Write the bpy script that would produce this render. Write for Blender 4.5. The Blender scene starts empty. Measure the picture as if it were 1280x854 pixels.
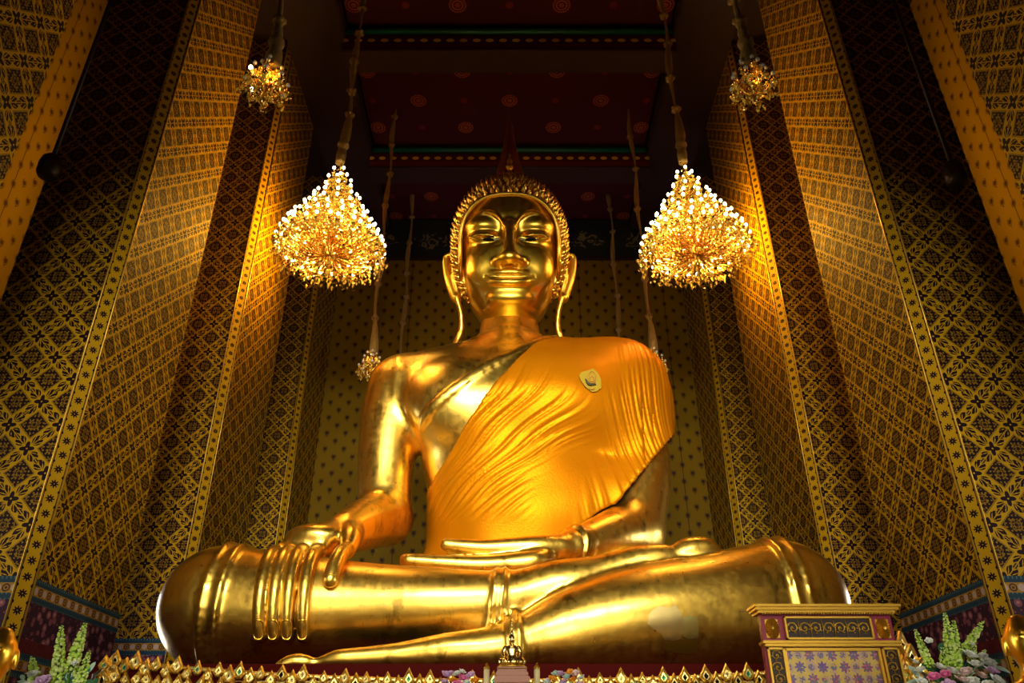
import bpy, bmesh, math, random
import numpy as np
from mathutils import Vector, Matrix
random.seed(7)
rng = np.random.RandomState(11)
PI = math.pi
COL = bpy.context.scene.collection
EYE = 1.5                                   # camera height above the floor
TH = math.radians(29.0)                     # camera pitch
CT, ST = math.cos(TH), math.sin(TH)
FPX = 987.0

def P(px, py, Y):
    """world point at depth Y seen in the photograph at px, py"""
    u = (px - 637.0) / FPX; v = (427.0 - py) / FPX
    t = Y / (CT - ST * v)
    return np.array([u * t, Y, (ST + CT * v) * t + EYE])

# ------------------------------------------------------------------ objects
def link(o, parent=None):
    COL.objects.link(o)
    if parent is not None:
        o.parent = parent
    return o

def tag(o, label=None, cat=None, group=None, kind=None):
    if label: o['label'] = label
    if cat: o['category'] = cat
    if group: o['group'] = group
    if kind: o['kind'] = kind
    return o

def empty(name, loc=(0, 0, 0), rz=0.0, parent=None):
    o = bpy.data.objects.new(name, None)
    o.location = loc; o.rotation_euler = (0, 0, rz); o.empty_display_size = 0.1
    return link(o, parent)

class MB:
    """collects verts / faces / material slots / uvs of ONE mesh"""
    def __init__(s): s.v = []; s.f = []; s.m = []; s.uv = []; s.sm = []
    def face(s, pts, mi=0, uv=None, smooth=False):
        b = len(s.v); s.v.extend([tuple(map(float, p)) for p in pts])
        s.f.append(tuple(range(b, b + len(pts)))); s.m.append(mi); s.sm.append(smooth)
        s.uv.append(uv or [(0, 0)] * len(pts))
    def raw(s, vs, fs, mi=0, smooth=True):
        b = len(s.v); s.v.extend([tuple(map(float, p)) for p in vs])
        for f in fs:
            s.f.append(tuple(b + i for i in f)); s.m.append(mi); s.sm.append(smooth); s.uv.append([(0, 0)] * len(f))
    def box(s, c, d, mi=0, M=None, bev=0.0):
        x, y, z = [q / 2 for q in d]
        if bev > 0:
            bm = bmesh.new(); bmesh.ops.create_cube(bm, size=1)
            for v in bm.verts: v.co = Vector((v.co.x * d[0], v.co.y * d[1], v.co.z * d[2]))
            bmesh.ops.bevel(bm, geom=bm.edges[:], offset=bev, segments=2, affect='EDGES')
            bm.verts.index_update()
            vs = [v.co.copy() for v in bm.verts]; fs = [[v.index for v in f.verts] for f in bm.faces]; bm.free()
        else:
            vs = [Vector((i * x, j * y, k * z)) for i in (-1, 1) for j in (-1, 1) for k in (-1, 1)]
            fs = [(0, 1, 3, 2), (4, 6, 7, 5), (0, 4, 5, 1), (2, 3, 7, 6), (0, 2, 6, 4), (1, 5, 7, 3)]
        if M is not None: vs = [M @ v for v in vs]
        s.raw([Vector(c) + v for v in vs], fs, mi, False)
    def tube(s, pts, rad, n=10, mi=0, caps=True):
        pts = [Vector(p) for p in pts]; N = len(pts)
        if not hasattr(rad, '__len__'): rad = [rad] * N
        vs = []; up = Vector((0.13, 0.31, 0.94))
        for i, p in enumerate(pts):
            d = (pts[min(i + 1, N - 1)] - pts[max(i - 1, 0)]).normalized()
            a = d.cross(up)
            if a.length < 1e-3: a = d.cross(Vector((1, 0, 0)))
            a.normalize(); b = d.cross(a)
            for k in range(n):
                t = 2 * PI * k / n
                vs.append(p + (a * math.cos(t) + b * math.sin(t)) * rad[i])
        fs = [(i * n + k, i * n + (k + 1) % n, (i + 1) * n + (k + 1) % n, (i + 1) * n + k) for i in range(N - 1) for k in range(n)]
        if caps:
            fs.append(tuple(range(n))[::-1]); fs.append(tuple((N - 1) * n + k for k in range(n)))
        s.raw(vs, fs, mi)
    def lathe(s, prof, c=(0, 0, 0), n=24, mi=0, M=None, smooth=True):
        """prof: list of (r, z)"""
        vs = []
        for r, z in prof:
            for k in range(n):
                t = 2 * PI * k / n
                vs.append(Vector((r * math.cos(t), r * math.sin(t), z)))
        N = len(prof)
        fs = [(i * n + k, i * n + (k + 1) % n, (i + 1) * n + (k + 1) % n, (i + 1) * n + k) for i in range(N - 1) for k in range(n)]
        fs.append(tuple(range(n))[::-1]); fs.append(tuple((N - 1) * n + k for k in range(n)))
        if M is not None: vs = [M @ v for v in vs]
        s.raw([Vector(c) + v for v in vs], fs, mi, smooth)
    def ball(s, c, r, mi=0, nu=10, nv=6, M=None):
        rr = (r, r, r) if not hasattr(r, '__len__') else r
        vs = [Vector((0, 0, rr[2]))]
        for j in range(1, nv):
            a = PI * j / nv
            for i in range(nu):
                b = 2 * PI * i / nu
                vs.append(Vector((rr[0] * math.sin(a) * math.cos(b), rr[1] * math.sin(a) * math.sin(b), rr[2] * math.cos(a))))
        vs.append(Vector((0, 0, -rr[2])))
        fs = [(0, 1 + i, 1 + (i + 1) % nu) for i in range(nu)]
        for j in range(nv - 2):
            for i in range(nu):
                a = 1 + j * nu; fs.append((a + i, a + nu + i, a + nu + (i + 1) % nu, a + (i + 1) % nu))
        L = len(vs) - 1; a = 1 + (nv - 2) * nu
        fs += [(L, a + (i + 1) % nu, a + i) for i in range(nu)]
        if M is not None: vs = [M @ v for v in vs]
        s.raw([Vector(c) + v for v in vs], fs, mi)
    def mesh(s, name, mats):
        me = bpy.data.meshes.new(name)
        me.from_pydata(s.v, [], s.f)
        for m in (mats if isinstance(mats, (list, tuple)) else [mats]): me.materials.append(m)
        me.polygons.foreach_set('material_index', s.m)
        me.polygons.foreach_set('use_smooth', s.sm)
        uvl = me.uv_layers.new(name='UVMap')
        flat = [c for u in s.uv for q in u for c in q]
        uvl.data.foreach_set('uv', flat)
        me.validate(); me.update()
        return me
    def build(s, name, mats, parent=None, loc=None):
        o = bpy.data.objects.new(name, s.mesh(name, mats))
        if loc is not None: o.location = loc
        return link(o, parent)

def np_obj(name, V, F, mats, parent=None, origin=None, mi=None):
    """object from numpy verts and quads; origin shifts the object's own origin"""
    V = np.asarray(V, dtype=np.float32)
    if origin is not None: V = V - np.asarray(origin, dtype=np.float32)
    me = bpy.data.meshes.new(name)
    me.vertices.add(len(V)); me.vertices.foreach_set('co', V.ravel())
    F = np.asarray(F, dtype=np.int32)
    me.loops.add(F.size); me.loops.foreach_set('vertex_index', F.ravel())
    me.polygons.add(len(F))
    me.polygons.foreach_set('loop_start', np.arange(0, F.size, F.shape[1], dtype=np.int32))
    me.polygons.foreach_set('loop_total', np.full(len(F), F.shape[1], dtype=np.int32))
    me.polygons.foreach_set('use_smooth', np.ones(len(F), dtype=bool))
    for m in (mats if isinstance(mats, (list, tuple)) else [mats]): me.materials.append(m)
    if mi is not None: me.polygons.foreach_set('material_index', np.asarray(mi, dtype=np.int32))
    me.update(calc_edges=True)
    o = bpy.data.objects.new(name, me)
    if origin is not None and parent is None: o.location = [float(q) for q in origin]
    return link(o, parent)

def copy_tree(o, parent=None, loc=None):
    c = o.copy(); COL.objects.link(c); c.parent = parent
    if loc is not None: c.location = loc
    for ch in list(o.children): copy_tree(ch, c)
    return c

# ------------------------------------------------------------------ node maths
class E:
    nt = None
    def __init__(s, sock): s.s = sock
    @staticmethod
    def m(op, *a, clamp=False):
        n = E.nt.nodes.new('ShaderNodeMath'); n.operation = op; n.use_clamp = clamp
        for i, x in enumerate(a):
            if isinstance(x, E): E.nt.links.new(x.s, n.inputs[i])
            else: n.inputs[i].default_value = float(x)
        return E(n.outputs[0])
    def __add__(s, o): return E.m('ADD', s, o)
    __radd__ = __add__
    def __sub__(s, o): return E.m('SUBTRACT', s, o)
    def __rsub__(s, o): return E.m('SUBTRACT', o, s)
    def __mul__(s, o): return E.m('MULTIPLY', s, o)
    __rmul__ = __mul__
    def __truediv__(s, o): return E.m('DIVIDE', s, o)
    def __neg__(s): return E.m('MULTIPLY', s, -1)
    def fract(s): return E.m('FRACT', s)
    def floor(s): return E.m('FLOOR', s)
    def abs(s): return E.m('ABSOLUTE', s)
    def cos(s): return E.m('COSINE', s)
    def sin(s): return E.m('SINE', s)
    def gt(s, o): return E.m('GREATER_THAN', s, o)
    def lt(s, o): return E.m('LESS_THAN', s, o)
    def max(s, o): return E.m('MAXIMUM', s, o)
    def min(s, o): return E.m('MINIMUM', s, o)
    def hyp(s, o): return E.m('SQRT', s * s + o * o)
    def atan2(s, o): return E.m('ARCTAN2', s, o)
    def inv(s): return E.m('SUBTRACT', 1, s)
    def step(s, a, b):      # smooth 0..1 from a to b
        n = E.nt.nodes.new('ShaderNodeMapRange'); n.interpolation_type = 'SMOOTHSTEP'
        E.nt.links.new(s.s, n.inputs['Value'])
        n.inputs['From Min'].default_value = a; n.inputs['From Max'].default_value = b
        return E(n.outputs[0])

def new_mat(name):
    m = bpy.data.materials.new(name); m.use_nodes = True
    nt = m.node_tree; E.nt = nt
    return m, nt, nt.nodes['Principled BSDF']

def setp(b, **k):
    for a, v in k.items():
        a = {'base': 'Base Color', 'rough': 'Roughness', 'metal': 'Metallic', 'spec': 'Specular IOR Level', 'emit': 'Emission Color',
             'estr': 'Emission Strength', 'alpha': 'Alpha', 'trans': 'Transmission Weight', 'ior': 'IOR', 'sheen': 'Sheen Weight',
             'sss': 'Subsurface Weight', 'coat': 'Coat Weight', 'aniso': 'Anisotropic'}.get(a, a)
        if isinstance(v, tuple) and len(v) == 3: v = (*v, 1)
        b.inputs[a].default_value = v

def simple(name, base, rough=0.5, metal=0.0, **k):
    m, nt, b = new_mat(name); setp(b, base=base, rough=rough, metal=metal, **k); return m

def mixc(fac, a, b):
    n = E.nt.nodes.new('ShaderNodeMix'); n.data_type = 'RGBA'
    if isinstance(fac, E): E.nt.links.new(fac.s, n.inputs[0])
    else: n.inputs[0].default_value = fac
    for x, i in ((a, 6), (b, 7)):
        if isinstance(x, tuple): n.inputs[i].default_value = (*x, 1) if len(x) == 3 else x
        else: E.nt.links.new(x, n.inputs[i])
    return n.outputs[2]

def noise(scale, detail=3, vec=None, rough=0.5):
    n = E.nt.nodes.new('ShaderNodeTexNoise'); n.inputs['Scale'].default_value = scale
    n.inputs['Detail'].default_value = detail; n.inputs['Roughness'].default_value = rough
    if vec is None: vec = coord('Object')
    E.nt.links.new(vec, n.inputs['Vector'])
    return E(n.outputs['Fac'])

def voro(scale, vec, out='Distance', feat='F1', rnd=1.0):
    n = E.nt.nodes.new('ShaderNodeTexVoronoi'); n.inputs['Scale'].default_value = scale; n.feature = feat
    n.inputs['Randomness'].default_value = rnd
    E.nt.links.new(vec, n.inputs['Vector']); return n.outputs[out]

def coord(kind='Object'):
    for n in E.nt.nodes:
        if n.bl_idname == 'ShaderNodeTexCoord': return n.outputs[kind]
    return E.nt.nodes.new('ShaderNodeTexCoord').outputs[kind]

def xyz(sock):
    n = E.nt.nodes.new('ShaderNodeSeparateXYZ'); E.nt.links.new(sock, n.inputs[0]); return [E(o) for o in n.outputs]

def scalev(sock, s):
    n = E.nt.nodes.new('ShaderNodeMapping'); n.inputs['Scale'].default_value = s; E.nt.links.new(sock, n.inputs[0]); return n.outputs[0]

def bump(b, h, dist=0.01, strength=1.0):
    n = E.nt.nodes.new('ShaderNodeBump'); n.inputs['Distance'].default_value = dist; n.inputs['Strength'].default_value = strength
    E.nt.links.new(h.s, n.inputs['Height']); E.nt.links.new(n.outputs[0], b.inputs['Normal'])

# ------------------------------------------------------------------ distance fields -> smooth meshes
class Field:
    def __init__(s, lo, hi, h):
        s.lo = np.array(lo, float); s.h = h
        n = np.ceil((np.array(hi) - s.lo) / h).astype(int) + 1
        s.ax = [(s.lo[i] + np.arange(n[i]) * h).astype(np.float32) for i in range(3)]
        s.D = np.full(n, 2.0, np.float32)
    def slab(s, lo, hi, pad=0.5):
        sl = []
        for i in range(3):
            a = max(0, int((lo[i] - pad - s.lo[i]) / s.h)); b = min(len(s.ax[i]), int((hi[i] + pad - s.lo[i]) / s.h) + 2)
            sl.append(slice(a, max(a, b)))
        X = s.ax[0][sl[0]][:, None, None]; Y = s.ax[1][sl[1]][None, :, None]; Z = s.ax[2][sl[2]][None, None, :]
        return tuple(sl), X, Y, Z
    def put(s, sl, d, k=0.0, mode='add'):
        A = s.D[sl]
        if A.size == 0: return
        if mode == 'add':
            if k > 0:
                h = np.maximum(k - np.abs(A - d), 0) / k
                s.D[sl] = np.minimum(A, d) - h * h * k * 0.25
            else: s.D[sl] = np.minimum(A, d)
        elif mode == 'sub':
            d = -d
            if k > 0:
                h = np.maximum(k - np.abs(A - d), 0) / k
                s.D[sl] = np.maximum(A, d) + h * h * k * 0.25
            else: s.D[sl] = np.maximum(A, d)
    def cone(s, a, b, ra, rb, k=0.0, mode='add', sq=None):
        a = np.array(a, float); b = np.array(b, float); r = max(ra, rb)
        lo = np.minimum(a, b) - r; hi = np.maximum(a, b) + r
        sl, X, Y, Z = s.slab(lo, hi, 0.12 + k)
        d = b - a; L = float(d @ d) + 1e-9
        t = np.clip(((X - a[0]) * d[0] + (Y - a[1]) * d[1] + (Z - a[2]) * d[2]) / L, 0, 1).astype(np.float32)
        q = sq or (1, 1, 1)
        dd = np.sqrt(((X - a[0] - t * d[0]) / q[0]) ** 2 + ((Y - a[1] - t * d[1]) / q[1]) ** 2 + ((Z - a[2] - t * d[2]) / q[2]) ** 2) - (ra + t * (rb - ra))
        s.put(sl, dd.astype(np.float32), k, mode)
    def chain(s, pts, k=0.0, kin=0.05, mode='add', sq=None, sub=6):
        """pts: (x,y,z,r) joined by a smooth curve of tapering segments; k joins the chain to the rest"""
        Q = np.array([p[:4] for p in pts], float)
        if len(Q) > 2:
            E_ = np.vstack([2 * Q[0] - Q[1], Q, 2 * Q[-1] - Q[-2]]); out = []
            for i in range(1, len(E_) - 2):
                for t in np.arange(sub) / sub:
                    a, b, c, d = E_[i - 1:i + 3]
                    out.append(0.5 * (2 * b + (c - a) * t + (2 * a - 5 * b + 4 * c - d) * t * t + (3 * b - a - 3 * c + d) * t ** 3))
            Q = np.array(out + [E_[-2]]); Q[:, 3] = np.maximum(Q[:, 3], .004)
        lo = (Q[:, :3] - Q[:, 3:]).min(0); hi = (Q[:, :3] + Q[:, 3:]).max(0)
        sl, X, Y, Z = s.slab(lo, hi, 0.12 + k)
        best = np.full(s.D[sl].shape, 2.0, np.float32)
        if best.size == 0: return
        q = sq or (1, 1, 1); org = [z_.start for z_ in sl]; pad = .14 + k
        for i in range(len(Q) - 1):
            a, b, ra, rb = Q[i, :3], Q[i + 1, :3], Q[i, 3], Q[i + 1, 3]; r = max(ra, rb)
            s2, x, y, z = s.slab(np.minimum(a, b) - r, np.maximum(a, b) + r, pad)
            s2 = tuple(slice(max(0, v.start - o), max(0, v.stop - o)) for v, o in zip(s2, org))
            B_ = best[s2]; x, y, z = X[s2[0]], Y[:, s2[1]], Z[:, :, s2[2]]
            if B_.size == 0: continue
            d = b - a; L = float(d @ d) + 1e-9
            t = np.clip(((x - a[0]) * d[0] + (y - a[1]) * d[1] + (z - a[2]) * d[2]) / L, 0, 1).astype(np.float32)
            dd = np.sqrt(((x - a[0] - t * d[0]) / q[0]) ** 2 + ((y - a[1] - t * d[1]) / q[1]) ** 2 + ((z - a[2] - t * d[2]) / q[2]) ** 2) - (ra + t * (rb - ra))
            best[s2] = np.minimum(B_, dd)
        s.put(sl, best, k, mode)
    def ell(s, c, r, k=0.0, mode='add', M=None, p=2.0):
        c = np.array(c, float); r = np.array(r, float); R = r.max() if M is not None else r
        sl, X, Y, Z = s.slab(c - R, c + R, 0.12 + k)
        x, y, z = X - c[0], Y - c[1], Z - c[2]
        if M is not None:
            x, y, z = (M[0][0] * x + M[1][0] * y + M[2][0] * z, M[0][1] * x + M[1][1] * y + M[2][1] * z, M[0][2] * x + M[1][2] * y + M[2][2] * z)
        if p == 2.0:
            k0 = np.sqrt((x / r[0]) ** 2 + (y / r[1]) ** 2 + (z / r[2]) ** 2)
            k1 = np.sqrt((x / r[0] ** 2) ** 2 + (y / r[1] ** 2) ** 2 + (z / r[2] ** 2) ** 2) + 1e-6
            d = k0 * (k0 - 1) / k1
        else:
            k0 = (np.abs(x / r[0]) ** p + np.abs(y / r[1]) ** p + np.abs(z / r[2]) ** p) ** (1 / p)
            d = (k0 - 1) * r.min()
        s.put(sl, d.astype(np.float32), k, mode)
    def stack(s, prof, cx=0.0, k=0.0, p=2.2, mode='add'):
        """prof rows: z, rx, ry_front, ry_back, cy ; a stack of rounded ellipses"""
        pr = np.array(prof, float); zs = pr[:, 0]
        lo = [cx - pr[:, 1].max(), (pr[:, 4] - pr[:, 2]).min(), zs[0]]; hi = [cx + pr[:, 1].max(), (pr[:, 4] + pr[:, 3]).max(), zs[-1]]
        sl, X, Y, Z = s.slab(lo, hi, 0.15 + k)
        zz = Z.ravel(); fine = np.linspace(zs[0], zs[-1], 400)
        def it(c):
            f = np.interp(fine, zs, pr[:, c]); w = 17
            f = np.convolve(np.pad(f, w // 2, mode='edge'), np.ones(w) / w, 'valid')
            return np.interp(zz, fine, f).astype(np.float32)[None, None, :]
        rx, rf, rb, cy = it(1), it(2), it(3), it(4)
        y = Y - cy; ry = np.where(y < 0, rf, rb)
        k0 = (np.abs((X - cx) / rx) ** p + np.abs(y / ry) ** p) ** (1 / p)
        d = (k0 - 1) * np.minimum(rx, ry) * 0.9
        over = np.maximum(np.maximum(zs[0] - Z, Z - zs[-1]), -9)
        d = np.maximum(d, over)
        s.put(sl, d.astype(np.float32), k, mode)
    def nets(s, smooth=2):
        D = s.D; pos = D > 0; n = D.shape
        c = np.zeros(tuple(q - 1 for q in n), np.int8)
        for i in (0, 1):
            for j in (0, 1):
                for k in (0, 1):
                    c += pos[i:n[0] - 1 + i, j:n[1] - 1 + j, k:n[2] - 1 + k]
        act = (c > 0) & (c < 8); idx = np.argwhere(act)
        acc = np.zeros((len(idx), 3), np.float64); cnt = np.zeros(len(idx))
        I, J, K = idx.T
        cor = [(a, b, e) for a in (0, 1) for b in (0, 1) for e in (0, 1)]
        val = {q: D[I + q[0], J + q[1], K + q[2]].astype(np.float64) for q in cor}
        for a in cor:
            for ax in range(3):
                if a[ax] == 0:
                    b = list(a); b[ax] = 1; b = tuple(b)
                    va, vb = val[a], val[b]; m = (va > 0) != (vb > 0)
                    t = np.where(m, va / np.where(m, va - vb, 1), 0)
                    for d in range(3):
                        acc[:, d] += np.where(m, a[d] + (t if d == ax else 0), 0)
                    cnt += m
        V = (idx + acc / cnt[:, None]) * s.h + s.lo
        num = np.full(act.shape, -1, np.int32); num[I, J, K] = np.arange(len(idx), dtype=np.int32)
        F = []
        for ax in range(3):
            s0 = [slice(None)] * 3; s1 = [slice(None)] * 3; s0[ax] = slice(0, n[ax] - 1); s1[ax] = slice(1, n[ax])
            cr = pos[tuple(s0)] != pos[tuple(s1)]
            o1, o2 = [(1, 2), (2, 0), (0, 1)][ax]
            w = np.argwhere(cr); w = w[(w[:, o1] > 0) & (w[:, o2] > 0) & (w[:, o1] < n[o1] - 1) & (w[:, o2] < n[o2] - 1)]
            flip = pos[tuple(w.T)]
            def g(a, b):
                q = w.copy(); q[:, o1] -= a; q[:, o2] -= b; return num[tuple(q.T)]
            q = np.stack([g(0, 0), g(1, 0), g(1, 1), g(0, 1)], 1)
            q[flip] = q[flip][:, ::-1]
            F.append(q)
        F = np.concatenate(F); F = F[(F >= 0).all(1)]
        for _ in range(smooth): V = relax(V, F, 0.5)
        a, b, c2 = V[F[:, 0]], V[F[:, 1]], V[F[:, 2]]
        if (a * np.cross(b, c2)).sum() < 0: F = F[:, ::-1]        # outward normals
        return V, F

def relax(V, F, w=0.5):
    S = np.zeros_like(V); C = np.zeros(len(V))
    for a in range(4):
        b = (a + 1) % 4
        for d in range(3):
            S[:, d] += np.bincount(F[:, a], weights=V[F[:, b], d], minlength=len(V)) + np.bincount(F[:, b], weights=V[F[:, a], d], minlength=len(V))
        C += np.bincount(F[:, a], minlength=len(V)) + np.bincount(F[:, b], minlength=len(V))
    m = C > 0; out = V.copy(); out[m] = V[m] * (1 - w) + w * S[m] / C[m][:, None]
    return out

def vnormals(V, F):
    fn = np.cross(V[F[:, 2]] - V[F[:, 0]], V[F[:, 3]] - V[F[:, 1]])
    N = np.zeros_like(V)
    for a in range(4):
        for d in range(3): N[:, d] += np.bincount(F[:, a], weights=fn[:, d], minlength=len(V))
    return N / (np.linalg.norm(N, axis=1)[:, None] + 1e-12)

def sstep(x, a, b):
    t = np.clip((x - a) / (b - a), 0, 1); return t * t * (3 - 2 * t)

def wav(x, seed, n=5, lo=0.6, hi=2.4):
    r = np.random.RandomState(seed); out = 0
    for i in range(n): out = out + np.sin(x * r.uniform(lo, hi) * 2 * PI + r.uniform(0, 6.28)) / n ** 0.5
    return out
# ------------------------------------------------------------------ materials
def gold_mat(name, base=(1.0, 0.62, 0.085), dark=(0.42, 0.20, 0.02), r0=0.24, r1=0.40, bsc=6.0, bd=0.004, squares=True):
    m, nt, b = new_mat(name)
    co = coord('Object')
    n1 = noise(1.3, 5); n2 = noise(9.0, 4); n3 = noise(bsc, 3); n4 = noise(0.6, 3)
    wear = (n1 * 0.6 + n2 * 0.4).step(0.50, 0.70)
    x, y, z = xyz(co)
    col = mixc(wear * 0.55, base, dark)
    if squares:
        dk = noise(2.6, 6, scalev(co, (1.0, 1.0, .45)), .65).step(.52, .68)
        col = mixc(dk * .75, col, (0.26, 0.13, 0.008))
    rg = E.m('ADD', n2 * (r1 - r0) + r0, wear * 0.10)
    h = n3 * 0.5 + n2 * 0.3
    if squares:                                   # squares of gold leaf laid edge to edge
        br = nt.nodes.new('ShaderNodeTexBrick'); br.inputs['Scale'].default_value = 1.0
        br.inputs['Brick Width'].default_value = 0.42; br.inputs['Row Height'].default_value = 0.40; br.inputs['Mortar Size'].default_value = 0.006
        br.inputs['Color1'].default_value = (0.35, 0.35, 0.35, 1); br.inputs['Color2'].default_value = (0.65, 0.65, 0.65, 1); br.inputs['Mortar'].default_value = (0.3, 0.3, 0.3, 1)
        mp = nt.nodes.new('ShaderNodeMapping'); mp.inputs['Rotation'].default_value = (PI / 2, 0, 0)
        nt.links.new(co, mp.inputs[0]); nt.links.new(mp.outputs[0], br.inputs[0])
        bw = E(br.outputs['Color'])
        rg = rg + (bw - 0.5) * 0.12
    nt.links.new(col, b.inputs['Base Color']); nt.links.new(rg.s, b.inputs['Roughness'])
    setp(b, metal=1.0, coat=.7); b.inputs['Coat Roughness'].default_value = .25
    bump(b, h, bd, 1.0)
    return m

def flower_band(u, v, per, w):
    """dark star flowers in a row up a strip"""
    fv = (v / per).fract() - 0.5; fu = u / per
    r = fu.hyp(fv); th = fv.atan2(fu)
    d = r.lt((th * 8).cos() * 0.07 + 0.22)
    f2 = ((v / per + 0.5).fract() - 0.5); r2 = (fu.abs() - w / per * 0.42).hyp(f2)
    return d.max(r2.lt(0.11)) * r.gt(0.035)

def dado(vv, col, u):
    """painted bands around the foot of a pillar; vv = height above the floor"""
    z = vv
    BL = (0.012, 0.035, 0.06); GO = (0.30, 0.15, 0.012); RD = (0.07, 0.007, 0.012)
    uv = coord('UV')
    sp = E(voro(7.0, uv)); sp2 = E(voro(15.0, uv))
    fl = mixc(sp.lt(0.42), (0.030, 0.008, 0.022), (0.17, 0.05, 0.07))
    fl = mixc(sp.lt(0.22), fl, (0.30, 0.14, 0.15))
    fl = mixc(sp2.lt(0.16), fl, (0.28, 0.05, 0.06))
    def bandcol(z0):
        fu = (u / 0.24).fract() - 0.5; fz = (z - (z0 + 0.16)) / 0.24
        r = fu.hyp(fz); f2 = ((u / 0.24 + 0.5).fract() - 0.5); r2 = f2.hyp(fz)
        c = mixc(r.lt(0.22), GO, (0.40, 0.28, 0.24))
        c = mixc(r2.lt(0.30) * ((r2 * 40).sin().gt(-0.2)), c, (0.07, 0.02, 0.02))
        lo = z.lt(z0 + 0.09).max(z.gt(z0 + 0.23))
        tick = ((u / 0.06).fract() - 0.5).abs().lt(0.16)
        return mixc(lo, c, mixc(tick * ((z * 60).sin().gt(0)), BL, (0.06, 0.12, 0.13)))
    c = col
    c = mixc(z.lt(4.02), c, bandcol(3.70))
    c = mixc(z.lt(3.70), c, fl)
    c = mixc(z.lt(3.22), c, RD)
    c = mixc(z.lt(3.04), c, bandcol(2.72))
    c = mixc(z.lt(2.72), c, fl)
    c = mixc(z.lt(1.20), c, RD)
    return c

GOLDP = (0.50, 0.275, 0.002); DARKP = (0.013, 0.003, 0.004)
def brocade(name, edge):
    """gold wall painting: lozenges of filigree between bands of leaves, stars where the bands cross"""
    m, nt, b = new_mat(name)
    uv = coord('UV'); u, v, _ = xyz(uv)
    if not edge:
        s = 0.56
        a = (u + v) * (0.7071 / s); c = (u - v) * (0.7071 / s)
        wob = noise(1.0, 2, scalev(uv, (22, 22, 22)))
        fa = (a.fract() - 0.5); fb = (c.fract() - 0.5)
        p = fa.abs(); q = fb.abs(); mx = p.max(q); mn = p.min(q)
        # lozenge filigree
        r = p.hyp(q); th = q.atan2(p)
        fil = ((p * 44).cos() * (q * 44).cos() + (wob - 0.5) * 1.5).gt(-0.52)
        petal = ((th * 4).cos() * 0.05 + 0.10 - r).abs().gt(0.014)
        inner = mx.lt(0.275) * fil * petal
        tri = (mx.lt(0.275)) * ((p + q) * 26 ).sin().gt(-0.75)
        inner = inner * tri.max((wob).gt(.5))
        # leaf bands
        w = 0.5 - mx
        leaf = w.lt(0.150 * (1 - ((mn - 0.17) / 0.19) * ((mn - 0.17) / 0.19))) * w.gt(0.012) * (((w * 55 + mn * 30).sin() + (wob - 0.5) * 2).gt(-0.75))
        # stars
        px_ = 0.5 - p; qx = 0.5 - q; rc = px_.hyp(qx); tc = px_.atan2(qx)
        star = rc.lt((tc * 4).cos() * -0.06 + 0.150) * rc.gt(0.025)
        line = (mx - 0.315).abs().lt(0.008)
        dark = inner.max(leaf).max(star)
        # fine outline of the lozenge
        dark = dark.max((mx - 0.298).abs().lt(0.005))
    else:
        dark = flower_band(u, v, 0.23, 0.24)
        dark = dark.max((u.abs() - 0.098).abs().lt(0.006))
    worn = noise(0.7, 4)
    gold = mixc(worn, (GOLDP[0] * 0.80, GOLDP[1] * 0.76, GOLDP[2]), GOLDP)
    if not edge: gold = mixc(mx.lt(0.285) * .62, gold, (0.10, 0.040, 0.003))
    col = mixc(dark, gold, DARKP)
    if not edge: col = dado(v, col, u)
    nt.links.new(col, b.inputs['Base Color'])
    rg = dark * 0.1 + 0.58
    nt.links.new(rg.s, b.inputs['Roughness']); setp(b, spec=0.12)
    return m

def dotted(name, base=(0.26, 0.150, 0.004), dk=(0.05, 0.02, 0.015), sx=0.66, sy=0.60):
    m, nt, b = new_mat(name)
    uv = coord('UV'); u, v, _ = xyz(uv)
    def motif(ou, ov):
        fu = ((u / sx + ou).fract() - 0.5) * sx; fv = ((v / sy + ov).fract() - 0.5) * sy
        r = fu.hyp(fv * 0.82); th = fv.atan2(fu)
        body = fu.hyp(fv * .80).lt(0.088) * (1 - (fu.abs() + (fv - .14).abs() * .5).lt(.05)) * ((r * 70).sin().gt(-0.85))
        stem = (fu.abs().lt(0.012)) * (fv.lt(-0.09)) * fv.gt(-0.16)
        return body.max(stem)
    d = motif(0.0, 0.0).max(motif(0.5, 0.5))
    w = noise(0.5, 4, uv)
    g = mixc(w, tuple(c * 0.8 for c in base), base)
    seam = ((u / 3.3).fract() - 0.5).abs().lt(0.0035)
    g = mixc(seam, g, dk)
    nt.links.new(mixc(d, g, dk), b.inputs['Base Color']); setp(b, rough=0.6, spec=0.12)
    return m

def ceiling_mat():
    m, nt, b = new_mat('ceiling_red')
    co = coord('Object'); x, y, z = xyz(co)
    A = 3.12; B = 2.54
    def ros(ou, ov, R, nn):
        fu = ((x / A + ou).fract() - 0.5) * A; fv = (((y - 18.36) / B + ov).fract() - 0.5) * B
        r = fu.hyp(fv); th = fv.atan2(fu)
        ring = (r - R * 0.86).abs().lt(R * 0.10) * ((th * nn).cos().gt(-0.3))
        ring2 = (r - R * 0.55).abs().lt(R * 0.07); dot = r.lt(R * 0.3) * ((th * 6).cos().gt(-0.4))
        return ring.max(ring2).max(dot), r.lt(R)
    r1, f1 = ros(0.0, 0.5, 0.28, 20); r2, f2 = ros(0.5, 0.0, 0.28, 20)
    s1, g1 = ros(0.5, 0.5, 0.12, 6); s2, g2 = ros(0.0, 0.0, 0.12, 6)
    big = r1.max(r2); sm = g1.max(g2)
    col = mixc(sm, (0.050, 0.004, 0.005), (0.15, 0.012, 0.010))
    col = mixc(f1.max(f2), col, (0.08, 0.006, 0.006))
    col = mixc(big, col, (0.36, 0.08, 0.018))
    nt.links.new(col, b.inputs['Base Color']); setp(b, rough=0.75, spec=0.2)
    return m

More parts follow.
